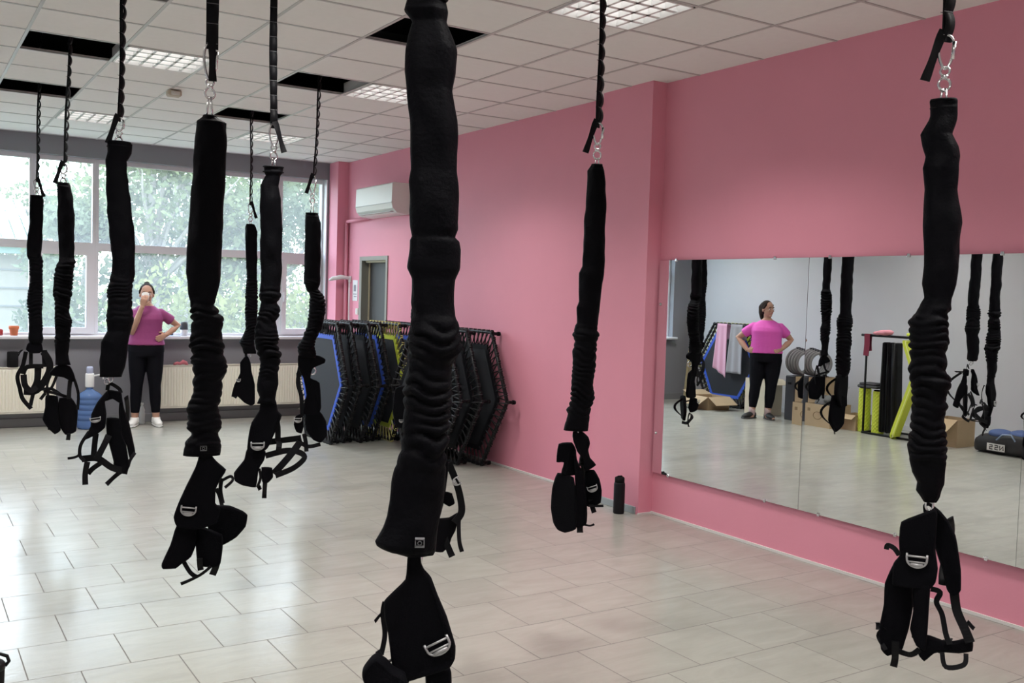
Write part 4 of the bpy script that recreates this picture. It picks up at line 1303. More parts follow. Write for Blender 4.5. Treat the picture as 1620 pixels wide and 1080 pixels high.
def open_box(label, x, y, w, d, h, rz, flaps=(1, 1, 1, 1), fl=0.2, mark=False, m=None, group='cardboard boxes along the grey wall'):
    t = thing('cardboard_box', label, 'box', (x, y, 0), rz, group)
    m = m or M_CARD
    b_ = MB()
    k = 0.006
    b_.box(-w / 2, w / 2, -d / 2, d / 2, 0, k)
    b_.box(-w / 2, -w / 2 + k, -d / 2, d / 2, k, h).box(w / 2 - k, w / 2, -d / 2, d / 2, k, h)
    b_.box(-w / 2 + k, w / 2 - k, -d / 2, -d / 2 + k, k, h).box(-w / 2 + k, w / 2 - k, d / 2 - k, d / 2, k, h)
    b_.build('body', m, t)
    for i, on in enumerate(flaps):
        if not on:
            continue
        f_ = MB()
        dirs = [(1, 0), (-1, 0), (0, 1), (0, -1)][i]
        a = (-0.55, -0.35, 0.25, -0.5)[i]
        if dirs[0]:
            x0 = dirs[0] * w / 2
            f_.add([(x0, -d / 2, h), (x0, d / 2, h), (x0 + dirs[0] * fl * math.cos(a), d / 2, h + fl * math.sin(a)), (x0 + dirs[0] * fl * math.cos(a), -d / 2, h + fl * math.sin(a))], [(0, 1, 2, 3)])
        else:
            y0 = dirs[1] * d / 2
            f_.add([(-w / 2, y0, h), (w / 2, y0, h), (w / 2, y0 + dirs[1] * fl * math.cos(a), h + fl * math.sin(a)), (-w / 2, y0 + dirs[1] * fl * math.cos(a), h + fl * math.sin(a))], [(0, 1, 2, 3)])
        fo = f_.build('flap', m, t)
        md = fo.modifiers.new('board_thickness', 'SOLIDIFY')
        md.thickness = 0.005
    if mark:
        mm = MB()
        mm.tube([(w / 2 + 0.001, 0.07 * math.cos(q), h * 0.5 + 0.05 * math.sin(q)) for q in [2 * math.pi * j / 16 for j in range(16)]], 0.004, 5, closed=True)
        mm.box(w / 2, w / 2 + 0.002, d * 0.30, d * 0.40, h * 0.66, h * 0.80)
        mm.build('printed_mark', mat('brown_print', (0.22, 0.15, 0.08), 0.8), t)
    return t

open_box('open cardboard box with folded out flap, in front of the towel draped trampoline', -0.72, 10.68, 0.40, 0.42, 0.19, 0.1, (1, 0, 1, 1), 0.22)
open_box('tall beige carton behind the second woman, by the grey wall', -0.98, 9.86, 0.34, 0.40, 0.52, 0.05, (0, 0, 0, 1), 0.15, m=mat('pale_beige_carton', (0.62, 0.55, 0.42), 0.85))
open_box('tall slim brown carton beside the dark case, under the grey rings', -1.00, 9.02, 0.40, 0.20, 0.617, 0.0, (0, 0, 0, 0))
open_box('low cardboard box with printed mark holding a grey bag, seen in the mirror', -0.72, 8.70, 0.40, 0.42, 0.30, 0.0, (0, 0, 0, 0), mark=True)
open_box('low cardboard box beside the yellow foam rollers', -0.84, 8.345, 0.30, 0.26, 0.20, 0.0, (1, 0, 0, 0), 0.10)
open_box('cardboard box with a lifted flap behind the sports bag', -0.86, 6.96, 0.34, 0.36, 0.32, 0.0, (1, 0, 0, 0), 0.24)
t = thing('storage_case', 'dark tall storage case standing beside the second woman', 'case', (-1.02, 9.22, 0))
MB().rbox(-0.22, 0.22, -0.085, 0.085, 0, 0.62, 0.012).build('body', mat('dark_slate_case', (0.045, 0.045, 0.055), 0.6), t)
MB().rbox(0.222, 0.232, -0.03, 0.03, 0.50, 0.53, 0.003).build('handle', M_BLACKM, t)
for i in range(5):
    y = 9.27 - i * 0.043
    z = 0.621
    r_ = 0.170 - 0.004 * i
    o = MB().tube([(0, r_ * math.cos(q), r_ + 0.022 + r_ * math.sin(q)) for q in [2 * math.pi * j / 36 for j in range(36)]], [(0.014, 0.020)] * 36, 10, closed=True, flat=(1, 0, 0)).build('pilates_ring', mat('grey_foam', (0.24, 0.235, 0.24), 0.7), None, (-1.00, y, z))
    o.rotation_euler.z = -1.2
    tag(o, ['grey exercise ring in front of the row on the cartons, closest to the second woman', 'second grey exercise ring in the row on the cartons', 'middle grey exercise ring in the row on the cartons',
            'fourth grey exercise ring in the row on the cartons', 'last grey exercise ring in the row, nearest the mirror seam'][i], 'exercise ring', 'grey exercise rings on the cartons')
    MB().rbox(-0.018, 0.018, -0.030, 0.030, 2 * r_ + 0.020, 2 * r_ + 0.052, 0.006).build('grip', mat('dark_grey_rubber', (0.05, 0.05, 0.06), 0.6), o)
bg_ = MB()
for c, r_ in (((0, 0.02, 0.30), (0.15, 0.17, 0.09)), ((0.05, -0.09, 0.36), (0.10, 0.09, 0.07)), ((-0.02, 0.09, 0.33), (0.11, 0.08, 0.08))):
    bg_.ell(c, r_, 18, 12)
o = bg_.build('cloth_bag', mat('grey_black_nylon', (0.11, 0.11, 0.11), 0.7, bump=0.5, bscale=25), None, (-0.72, 8.70, 0.0))
md = o.modifiers.new('join', 'REMESH')
md.mode = 'VOXEL'
md.voxel_size = 0.012
tag(o, 'crumpled grey bag filling the low printed cardboard box', 'bag')

def roller(x, y, h, r_, label, cap_col):
    t = thing('foam_roller', label, 'foam roller', (x, y, 0), 0, 'yellow foam rollers')
    n, rows = 40, 44
    vs = []
    for j in range(rows + 1):
        for k in range(n):
            q = 2 * math.pi * k / n
            bump_ = 0.006 if ((k // 2 + j // 2) % 2 == 0 and 0 < j < rows) else 0.0
            vs.append(((r_ + bump_) * math.cos(q), (r_ + bump_) * math.sin(q), h * j / rows))
    fs = [(j * n + k, j * n + (k + 1) % n, (j + 1) * n + (k + 1) % n, (j + 1) * n + k) for j in range(rows) for k in range(n)]
    mb = MB().add(vs, fs)
    mb.f.append(tuple(rows * n + k for k in range(n)))
    mb.sm.append(False)
    mb.mi.append(0)
    mb.build('foam', M_LIME, t)
    MB().lathe([(r_ * 0.95, h), (r_ * 0.95, h + 0.012), (r_ * 0.45, h + 0.014), (r_ * 0.45, h + 0.004), (0, h + 0.004)], n=28).build('end_ring', cap_col, t)
    return t
roller(-0.78, 8.163, 0.56, 0.070, 'yellow textured foam roller standing nearer the cardboard box', M_BLACKM)
roller(-0.80, 7.962, 0.54, 0.070, 'yellow textured foam roller standing behind the black rack post', M_BLACKM)
o = MB().rbox(-0.12, 0.12, -0.15, 0.15, 0.0, 0.035, 0.012).rbox(-0.10, 0.11, -0.12, 0.13, 0.036, 0.065, 0.012).build('folded_mat', mat('charcoal_cloth', (0.06, 0.06, 0.065), 0.8), None, (-0.79, 8.06, 0.575))
tag(o, 'dark folded mat lying across the tops of the yellow rollers', 'mat')

# rack with folded trampolines
RX, RY0, RY1 = -0.62, 8.06, 7.18
t = thing('equipment_rack', 'black tube rack holding folded trampolines by the grey wall, seen in the mirror', 'rack', (RX, RY0, 0))
W = RY0 - RY1
mb = MB().tube([(0, 0, 0.015), (0, -W, 0.015)], 0.014, 8).tube([(-0.42, 0, 0.015), (-0.42, -W, 0.015)], 0.014, 8).tube([(0, 0, 0.015), (-0.42, 0, 0.015)], 0.014, 8).tube([(0, -W, 0.015), (-0.42, -W, 0.015)], 0.014, 8)
mb.build('base', M_BLACKM, t)
MB().tube([(-0.02, 0, 0.02), (-0.02, 0, 1.24)], 0.014, 10).build('post', M_BLACKM, t)
MB().tube([(-0.02, -W, 0.02), (-0.02, -W, 1.24)], 0.014, 10).build('post', M_BLACKM, t)
MB().tube([(-0.02, 0.08, 1.25), (-0.02, -W - 0.04, 1.25)], 0.016, 10).build('top_rail', M_BLACKM, t)
for i, (y, w_, lab) in enumerate(((7.86, 0.045, 'slim black folded trampoline beside the rack post'), (7.77, 0.035, 'slim black folded trampoline in the middle of the rack'), (7.66, 0.08, 'broad black folded trampoline next to the lime one in the rack'))):
    mb = MB()
    mb.rbox(0.02, 0.14, -w_ / 2, w_ / 2, 0.02, 1.16, 0.012)
    mb.tube([(0.14, 0, 0.03), (0.15, 0, 0.6), (0.14, 0, 1.15)], w_ * 0.35, 8)
    o = mb.build('folded_trampoline', M_BLACKM, None, (RX - 0.23, y, 0.012))
    o.rotation_euler.x = -0.02 * i
    tag(o, lab + ', seen in the mirror', 'folded trampoline', 'folded trampolines in the rack')
mb = MB()
path = [(7.50, 1.20), (7.49, 1.14), (7.36, 0.82), (7.37, 0.74), (7.60, 0.10), (7.61, 0.02)]
path = [(-(p[0] - 7.5), p[1]) for p in path]
lime = MB().band([(p[0], p[1]) for p in path], 0.062, 0.12, 0.0)
o = lime.build('folded_trampoline', M_LIME, None, (RX + 0.035, 7.42, 0.012))
o.rotation_euler.z = -math.pi / 2
tag(o, 'bent lime yellow folded trampoline standing in the black rack, seen in the mirror', 'folded trampoline', 'folded trampolines in the rack')
MB().band([(p[0] + 0.012, p[1]) for p in path], 0.010, 0.126, 0.0).build('piping', mat('pale_lime_piping', (0.80, 0.85, 0.35), 0.5), o)
o = MB().rbox(-0.06, 0.06, -0.17, 0.12, 0.0, 0.035, 0.01).build('lime_bar', M_LIME, None, (RX - 0.02, 7.33, 1.270))
tag(o, 'lime yellow pad resting on the top rail of the black rack', 'pad')
mb = MB()
for c, r_ in (((0, 0, 0.02), (0.06, 0.12, 0.035)), ((0.02, -0.07, 0.03), (0.05, 0.07, 0.03)), ((-0.01, 0.10, 0.01), (0.05, 0.08, 0.025))):
    mb.ell(c, r_, 16, 10)
o = mb.build('crumpled_shirt', mat('pink_shirt_cloth', (0.70, 0.28, 0.34), 0.85), None, (RX - 0.02, 7.80, 1.272))
md = o.modifiers.new('join', 'REMESH')
md.mode = 'VOXEL'
md.voxel_size = 0.010
tag(o, 'crumpled pink shirt lying on the top rail of the black rack', 'shirt')
for y, w_, lab in ((8.04, 0.08, 'maroon scarf hanging at the outer end of the black rack'), (7.25, 0.10, 'maroon scarf hanging by the lime frame in the black rack')):
    mb = MB().band([(0.0, 0.0), (0.005, -0.12), (-0.005, -0.26)], w_, 0.006, 0.03)
    mb.band([(0.0, -0.0), (0.0, 0.018)], w_, 0.05, 0.006)
    mb.band([(0.0, 0.0), (-0.005, -0.10), (0.004, -0.20)], w_, 0.006, -0.018)
    o = mb.build('scarf', mat('maroon_cloth', (0.20, 0.02, 0.05), 0.85), None, (RX - 0.02, y, 1.250))
    o.rotation_euler.z = -math.pi / 2
    tag(o, lab, 'scarf')

# sports bag
t = thing('sports_bag', 'black and blue sports bag with white lettered label on the floor, seen in the mirror', 'bag', (-0.82, 6.21, 0), math.pi / 2)
mb = MB()
vs = []
nn = 16
rings = []
for i, (x, sy, h) in enumerate(((-0.36, 0.75, 0.20), (-0.33, 0.95, 0.25), (-0.15, 1.0, 0.26), (0.10, 1.0, 0.24), (0.30, 0.95, 0.20), (0.36, 0.7, 0.16))):
    for k in range(nn):
        q = 2 * math.pi * k / nn
        c_, s_ = math.cos(q), math.sin(q)
        vs.append((x, 0.16 * sy * math.copysign(abs(c_) ** 0.6, c_), h / 2 + h / 2 * math.copysign(abs(s_) ** 0.6, s_) + 0.004))
fs = [(i * nn + k, i * nn + (k + 1) % nn, (i + 1) * nn + (k + 1) % nn, (i + 1) * nn + k) for i in range(5) for k in range(nn)]
mb.add(vs, fs, True)
mb.f += [tuple(reversed(range(nn))), tuple(5 * nn + k for k in range(nn))]
mb.sm += [True] * 2
mb.mi += [0, 0]
mb.build('body', mat('black_bag_nylon', (0.012, 0.012, 0.014), 0.6), t)
MB().box(-0.04, 0.17, -0.169, -0.163, 0.045, 0.125).build('label_patch', mat('white_label', (0.62, 0.62, 0.60), 0.6), t)
tx = MB()
S_ = lambda x0: [(x0 + 0.045, 0.108), (x0 + 0.010, 0.108), (x0 + 0.008, 0.088), (x0 + 0.042, 0.084), (x0 + 0.042, 0.062), (x0 + 0.006, 0.062)]
for pl in ([(-0.025, 0.06), (-0.025, 0.108), (0.015, 0.062), (0.015, 0.11)], S_(0.03), S_(0.095)):
    tx.tube([(x, -0.170, z) for x, z in pl], 0.0055, 6)
tx.build('lettering', mat('black_ink', (0.01, 0.01, 0.01), 0.6), t)
mb = MB().ell((-0.18, 0.0, 0.24), (0.19, 0.13, 0.06), 18, 10).ell((0.08, -0.05, 0.23), (0.14, 0.11, 0.055), 18, 10)
mb.build('lid', mat('blue_bag_nylon', (0.055, 0.095, 0.24), 0.6), t)
MB().tube([(-0.16, -0.17, 0.18), (-0.12, -0.19, 0.25), (-0.02, -0.19, 0.24), (0.06, -0.17, 0.17)], 0.009, 8, flat=(0, 1, 0)).build('handle', mat('pale_blue_webbing', (0.25, 0.33, 0.48), 0.6), t)
mb = MB()
for c, r_ in (((0, 0, 0.05), (0.10, 0.16, 0.05)), ((0.05, -0.12, 0.06), (0.08, 0.12, 0.05)), ((-0.03, 0.12, 0.045), (0.08, 0.10, 0.045))):
    mb.ell(c, r_, 16, 10)
o = mb.build('crumpled_jacket', mat('blue_white_cloth', (0.20, 0.26, 0.42), 0.85, var=0.9, vscale=9), None, (-0.74, 5.66, 0.0))
md = o.modifiers.new('join', 'REMESH')
md.mode = 'VOXEL'
md.voxel_size = 0.012
tag(o, 'crumpled blue and white jacket on the floor beside the sports bag', 'jacket')
t = thing('wall_socket', 'white wall socket plate low on the grey wall, seen in the mirror', 'socket', (XL, 6.40, 0.34))
MB().rbox(0, 0.012, -0.045, 0.045, -0.085, 0.085, 0.004).build('plate', M_WHITE, t)
for zz in (-0.04, 0.04):
    MB().lathe([(0.024, 0.0), (0.024, 0.003), (0.0, 0.0031)], n=20).build('outlet', M_BLACKM, t).matrix_local = Matrix.Translation((0.0115, 0, zz)) @ Matrix.Rotation(math.pi / 2, 4, 'Y')
for i, (y, w_, col) in enumerate(((11.80, 0.05, (0.52, 0.44, 0.26)), (11.74, 0.04, (0.40, 0.34, 0.22)))):
    o = MB().rbox(-0.02, 0.02, -w_ / 2, w_ / 2, 0, 1.28, 0.004).build('wooden_plank', mat('pale_wood_%d' % i, col, 0.6, var=0.15, vscale=10), None, (-1.24, y, 0.002))
    o.rotation_euler.y = -0.10
    tag(o, ['pale wooden plank leaning in the corner between grey wall and windows', 'darker narrow wooden plank leaning beside the pale one in the window corner'][i], 'plank', 'planks in the corner')

# ------------------------------------------------------------------ people
M_SKIN = mat('skin', (0.50, 0.29, 0.21), 0.5, spec=0.35)
M_HAIR = mat('dark_brown_hair', (0.026, 0.016, 0.012), 0.75, spec=0.15, bump=0.6, bscale=120)
M_LEG = mat('black_leggings', (0.005, 0.005, 0.008), 0.75, spec=0.1)

def remesh(o, vox, it=4):
    md = o.modifiers.new('one_surface', 'REMESH')
    md.mode = 'VOXEL'
    md.voxel_size = vox
    md.use_smooth_shade = True
    sm = o.modifiers.new('soften', 'SMOOTH')
    sm.iterations = it
    sm.factor = 0.5

def hand(mb, w, d, side, nrm, curl, thumb_side=1):
    """palm, four unequal bent fingers and a thumb from the side of the palm"""
    w, d, side, nrm = Vector(w), Vector(d).normalized(), Vector(side).normalized(), Vector(nrm).normalized()
    mb.tube([w, w + d * 0.03, w + d * 0.065, w + d * 0.088], [(0.024, 0.019), (0.036, 0.017), (0.040, 0.015), (0.037, 0.011)], 12, flat=side)
    for i, (off, ln) in enumerate(((-0.031, 0.066), (-0.0105, 0.076), (0.0105, 0.071), (0.031, 0.054))):
        p = w + d * 0.078 + side * off * -thumb_side
        a = 0.15 + 0.04 * i
        pts = [p]
        dirv = d.copy()
        for j, fr in enumerate((0.42, 0.32, 0.26)):
            a2 = curl * (0.6 + 0.5 * j)
            dv = d * math.cos(a2) + nrm * math.sin(a2)
            p = p + dv * ln * fr
            pts.append(p)
        mb.tube(pts, [0.0092, 0.0088, 0.0080, 0.0062], 8)
    b0 = w + d * 0.022 + side * 0.026 * thumb_side
    b1 = b0 + (d * 0.55 + side * 0.65 * thumb_side + nrm * 0.25).normalized() * 0.036
    b2 = b1 + (d * 0.8 + side * 0.25 * thumb_side + nrm * 0.45).normalized() * 0.030
    mb.tube([w + d * 0.016 + side * 0.012 * thumb_side, b0, b1, b2], [0.015, 0.013, 0.0105, 0.008], 8)

def person(label, loc, rz, torso, neck, head, legs, arms, shirt_col, hem_z, fit, shoe, sock=None, hair_kind='bun', head_yaw=0.0, head_pitch=0.0):
    body = MB()
    body.loft(torso, 28, 2.3)
    hc = Vector(head)
    body.tube([Vector(neck), Vector(neck) + Vector((0, -0.004, 0.05)), hc + Vector((0, 0.012, -0.06))], [(0.056, 0.052), (0.050, 0.050), (0.050, 0.052)], 14)
    rot = Matrix.Rotation(head_yaw, 3, 'Z') @ Matrix.Rotation(head_pitch, 3, 'X')
    def H(p):
        q = rot @ Vector(p)
        return hc + q
    body.ell(hc + rot @ Vector((0, 0.010, 0.028)), (0.073, 0.090, 0.086), 20, 14, rot)          # skull
    body.ell(hc + rot @ Vector((0, -0.018, -0.030)), (0.060, 0.066, 0.078), 18, 12, rot)        # face and jaw
    body.ell(hc + rot @ Vector((0, -0.060, -0.088)), (0.024, 0.020, 0.018), 12, 8, rot)         # chin
    body.tube([H((0, -0.082, 0.012)), H((0, -0.094, -0.012)), H((0, -0.100, -0.026)), H((0, -0.084, -0.034))], [0.007, 0.009, 0.012, 0.009], 8)   # nose
    for sx_ in (-1, 1):
        body.ell(H((sx_ * 0.032, -0.072, 0.020)), (0.020, 0.010, 0.007), 10, 6, rot)            # brow
        body.ell(H((sx_ * 0.034, -0.066, -0.024)), (0.020, 0.014, 0.018), 10, 6, rot)           # cheek
        body.ell(H((sx_ * 0.073, 0.012, -0.012)), (0.010, 0.020, 0.030), 10, 8, rot)            # ear
    body.tube([H((-0.022, -0.079, -0.058)), H((0, -0.086, -0.057)), H((0.022, -0.079, -0.058))], [0.004, 0.0065, 0.004], 8)
    lg = MB()
    for L_ in legs:
        hip, knee, calf, ankle, toe, r = L_
        body.tube([hip, Vector(hip).lerp(Vector(knee), 0.5), knee, calf, ankle, (ankle[0], ankle[1] - 0.004, 0.03)], [r[0], r[1], r[2], r[3], r[4], r[4]], 16)
        av = Vector(ankle)
        tv = Vector(toe)
        body.tube([(av.x, av.y + 0.03, 0.035), (av.x, av.y - 0.02, 0.04), tuple(av.lerp(tv, 0.6).xy) + (0.03,), (tv.x, tv.y, 0.02)], [0.030, 0.036, 0.034, 0.022], 12)
        e = 0.007
        lg.tube([(hip[0], hip[1], hip[2] + 0.05), hip, Vector(hip).lerp(Vector(knee), 0.5), knee, calf, Vector(calf).lerp(av, 0.72)], [r[0] * 0.95 + e, r[0] + e, r[1] + e, r[2] + e, r[3] + e, r[4] + 0.010], 16)
    for A_ in arms:
        sh, el, wr, ra, hd = A_
        body.tube([sh, Vector(sh).lerp(Vector(el), 0.5), el, Vector(el).lerp(Vector(wr), 0.4), wr], ra, 14)
        hand(body, wr, *hd)
    bo = body.build('person', M_SKIN, None, loc, rz)
    tag(bo, label, 'person')
    remesh(bo, 0.0055, 3)
    # clothes
    lg.loft([(cx, cy, z, rx + 0.008, ry + 0.008) for cx, cy, z, rx, ry in torso if z < hem_z + 0.06], 28, 2.3)
    lo = lg.build('leggings', M_LEG, bo)
    remesh(lo, 0.009, 3)
    shm = MB()
    top = [(cx, cy, z, rx + fit * (1 if z < 1.33 else 0.5), ry + fit * (1 if z < 1.33 else 0.6)) for cx, cy, z, rx, ry in torso if hem_z - 0.02 <= z < 1.385]
    b0 = top[0]
    top = [(b0[0], b0[1], hem_z, b0[3] + 0.006, b0[4] + 0.006)] + [q for q in top if q[2] > hem_z + 0.02]
    shm.loft(top, 28, 2.4)
    for A_ in arms:
        sh, el, wr, ra, hd = A_
        mid = Vector(sh).lerp(Vector(el), 0.62)
        shm.tube([Vector(sh) + Vector((-math.copysign(0.06, sh[0]), 0, 0.0)), sh, Vector(sh).lerp(Vector(el), 0.35), mid], [ra[0] - 0.004, ra[0] + 0.004, ra[0] + 0.010, ra[1] + 0.016], 14)
    so = shm.build('t_shirt', mat('magenta_shirt_%d' % int(shirt_col[0] * 100), shirt_col, 0.75, bump=0.35, bscale=14), bo)
    remesh(so, 0.009, 5)
    for L_ in legs:
        ankle, toe = Vector(L_[3]), Vector(L_[4])
        dv = (toe - ankle)
        dv.z = 0
        dv.normalize()
        a0 = Vector((ankle.x, ankle.y, 0)) - dv * 0.055
        sm = MB()
        sm.tube([a0 + Vector((0, 0, 0.045)), a0 + dv * 0.04 + Vector((0, 0, 0.052)), a0 + dv * 0.11 + Vector((0, 0, 0.048)), a0 + dv * 0.19 + Vector((0, 0, 0.037)), a0 + dv * 0.235 + Vector((0, 0, 0.028))],
                [(0.036, 0.043), (0.042, 0.050), (0.045, 0.046), (0.044, 0.035), (0.024, 0.020)], 14, flat=(dv.y, -dv.x, 0))
        if sock is None:
            sm.tube([ankle + Vector((0, 0, -0.05)), ankle + Vector((0, 0, 0.012))], [0.052, 0.047], 14)
        f_ = sm.build('shoe', shoe[0], bo)
        remesh(f_, 0.007, 2)
        s2 = MB()
        s2.tube([a0 + dv * -0.005 + Vector((0, 0, 0.012)), a0 + dv * 0.10 + Vector((0, 0, 0.012)), a0 + dv * 0.20 + Vector((0, 0, 0.012)), a0 + dv * 0.245 + Vector((0, 0, 0.014))], [(0.038, 0.012), (0.046, 0.012), (0.046, 0.012), (0.024, 0.010)], 14, flat=(dv.y, -dv.x, 0))
        s2.build('sole', shoe[1], f_)
        if sock is not None:
            MB().tube([ankle + Vector((0, 0, -0.05)), ankle + Vector((0, 0, 0.035)), ankle + Vector((0, 0, 0.055))], [0.046, 0.046, 0.047], 16).build('sock', sock, bo)
    hm = MB()
    hm.ell(hc + rot @ Vector((0, 0.022, 0.040)), (0.079, 0.088, 0.083), 20, 14, rot)
    hm.ell(hc + rot @ Vector((0, 0.050, -0.006)), (0.072, 0.062, 0.080), 18, 12, rot)
    for sx_ in (-1, 1):
        hm.tube([H((sx_ * 0.060, -0.030, 0.066)), H((sx_ * 0.074, -0.012, 0.03)), H((sx_ * 0.076, 0.016, 0.0))], [0.014, 0.014, 0.012], 8)
    if hair_kind == 'bun':
        hm.ell(hc + rot @ Vector((0.0, 0.06, 0.115)), (0.034, 0.034, 0.028), 12, 8)
    else:
        hm.ell(H((0, 0.09, 0.075)), (0.026, 0.03, 0.026), 12, 8)
        hm.tube([H((0, 0.10, 0.08)), H((0, 0.135, 0.03)), H((0.0, 0.128, -0.05)), H((0.01, 0.10, -0.12)), H((0.02, 0.08, -0.165))], [0.022, 0.034, 0.036, 0.028, 0.010], 12)
    ho = hm.build('hair', M_HAIR, bo)
    remesh(ho, 0.007, 3)
    for sx_ in (-1, 1):
        eb = MB().ell(H((sx_ * 0.031, -0.0765, 0.000)), (0.0125, 0.007, 0.0065), 12, 8, rot).build('eye', M_WHITE, bo)
        MB().ell(H((sx_ * 0.031, -0.0825, 0.000)), (0.0058, 0.003, 0.0058), 10, 6, rot).build('iris', M_HAIR, eb)
        MB().tube([H((sx_ * 0.014, -0.082, 0.020)), H((sx_ * 0.032, -0.085, 0.027)), H((sx_ * 0.050, -0.072, 0.021))], [0.0025, 0.0038, 0.002], 6).build('eyebrow', M_HAIR, bo)
    MB().tube([H((-0.021, -0.083, -0.058)), H((0, -0.091, -0.0565)), H((0.021, -0.083, -0.058))], [0.003, 0.0052, 0.003], 8).build('lips', mat('lips', (0.42, 0.13, 0.12), 0.45), bo)
    return bo

# woman by the window: drinks from a white cup, other hand on her hip
WL = (2.411, 11.56, 0)
rzA = -math.atan2(WL[0], WL[1])
torso1 = [(0, 0.0, 0.80, 0.165, 0.115), (0, 0.0, 0.86, 0.190, 0.128), (0, 0.0, 0.93, 0.188, 0.125), (0, 0.0, 1.00, 0.175, 0.118), (0, -0.005, 1.07, 0.160, 0.112), (0, -0.008, 1.15, 0.158, 0.115),
          (0, -0.012, 1.23, 0.165, 0.125), (0, -0.006, 1.28, 0.162, 0.116), (0, 0.002, 1.32, 0.146, 0.094), (0, 0.006, 1.352, 0.110, 0.076), (0, 0.008, 1.378, 0.078, 0.062), (0, 0.008, 1.400, 0.059, 0.055)]
legs1 = [((s * 0.088, 0.0, 0.83), (s * 0.098, -0.005, 0.46), (s * 0.105, 0.018, 0.31), (s * 0.115, 0.025, 0.085), (s * 0.150, -0.135, 0.0), (0.098, 0.085, 0.060, 0.056, 0.037)) for s in (-1, 1)]
arms1 = [((-0.148, 0.0, 1.300), (-0.150, -0.10, 1.075), (-0.045, -0.180, 1.375), [0.048, 0.044, 0.036, 0.036, 0.026], ((0.25, -0.25, 1), (1, 0.2, -0.2), (0.1, 1, 0.1), 0.75, 1)),
         ((0.148, 0.0, 1.300), (0.345, 0.07, 1.150), (0.205, -0.045, 1.045), [0.048, 0.044, 0.036, 0.036, 0.026], ((-0.65, -0.75, -0.35), (0.2, 0.3, -1), (-0.7, 0.7, 0), 0.35, -1))]
woman = person('woman in magenta shirt drinking from a white cup in front of the window', WL, rzA, torso1, (0, 0.008, 1.39), (0, 0.0, 1.510), legs1, arms1,
               (0.27, 0.045, 0.165), 0.93, 0.012, (mat('white_trainer', (0.80, 0.80, 0.78), 0.5), mat('white_sole', (0.85, 0.85, 0.85), 0.6)), None, 'bun', 0.0)
cup_o = MB().lathe([(0.026, 0.0), (0.030, 0.004), (0.040, 0.085), (0.041, 0.088), (0.037, 0.088), (0.028, 0.012)], n=24).build('cup', mat('white_paper_cup', (0.82, 0.80, 0.77), 0.6))
cr, sr = math.cos(rzA), math.sin(rzA)
cl = (-0.012, -0.152, 1.435)
cup_o.location = (WL[0] + cl[0] * cr - cl[1] * sr, WL[1] + cl[0] * sr + cl[1] * cr, cl[2])
cup_o.rotation_euler = (-0.5, 0, rzA)
tag(cup_o, 'white cup held to the mouth of the woman at the window', 'cup')

# second woman: stands by the grey wall with both hands on her hips, seen in the mirror
W2 = (-0.53, 9.43, 0)
vx, vy = 2 * 4.835 - W2[0], -W2[1]
rzB = math.atan2(vx, -vy)                     # faces the mirror image of the viewer
torso2 = [(0, 0.0, 0.80, 0.185, 0.135), (0, 0.005, 0.87, 0.213, 0.150), (0, 0.005, 0.94, 0.212, 0.150), (0, -0.006, 1.00, 0.203, 0.148), (0, -0.014, 1.07, 0.193, 0.148), (0, -0.018, 1.15, 0.192, 0.150),
          (0, -0.022, 1.23, 0.198, 0.158), (0, -0.010, 1.28, 0.190, 0.140), (0, 0.0, 1.32, 0.170, 0.108), (0, 0.008, 1.352, 0.128, 0.084), (0, 0.010, 1.378, 0.088, 0.066), (0, 0.010, 1.400, 0.060, 0.056)]
legs2 = [((-0.098, 0.0, 0.83), (-0.085, -0.005, 0.46), (-0.075, 0.018, 0.30), (-0.058, 0.025, 0.100), (-0.140, -0.14, 0.0), (0.118, 0.100, 0.070, 0.064, 0.040)),
         ((0.098, 0.0, 0.83), (0.125, -0.01, 0.46), (0.140, 0.018, 0.30), (0.155, 0.025, 0.100), (0.270, -0.100, 0.0), (0.118, 0.100, 0.070, 0.064, 0.040))]
arms2 = [(( -0.172, 0.0, 1.290), (-0.330, 0.090, 1.110), (-0.205, -0.06, 0.985), [0.058, 0.052, 0.042, 0.042, 0.028], ((0.6, -0.75, -0.15), (0.1, 0.2, 1), (0.7, 0.7, 0), 0.35, 1)),
         ((0.172, 0.0, 1.290), (0.385, 0.07, 1.120), (0.245, -0.05, 0.950), [0.058, 0.052, 0.042, 0.042, 0.028], ((-0.75, -0.6, 0.1), (-0.1, -0.2, 1), (-0.7, 0.7, 0), 0.35, 1))]
person('woman in bright pink shirt with hands on hips by the grey wall', W2, rzB, torso2, (0, 0.010, 1.39), (0, -0.005, 1.532), legs2, arms2,
       (0.74, 0.105, 0.50), 0.925, 0.012, (mat('black_trainer', (0.012, 0.012, 0.013), 0.6), mat('dark_sole', (0.05, 0.05, 0.05), 0.7)), mat('pale_pink_sock', (0.60, 0.46, 0.46), 0.8), 'tail', -0.75, 0.0)

# ------------------------------------------------------------------ outside the windows
struct('ground_outside', MB().box(-60, 60, 12.2, 90, -0.9, -0.8), mat('outdoor_grass', (0.09, 0.12, 0.05), 0.9, var=0.4, vscale=0.8))

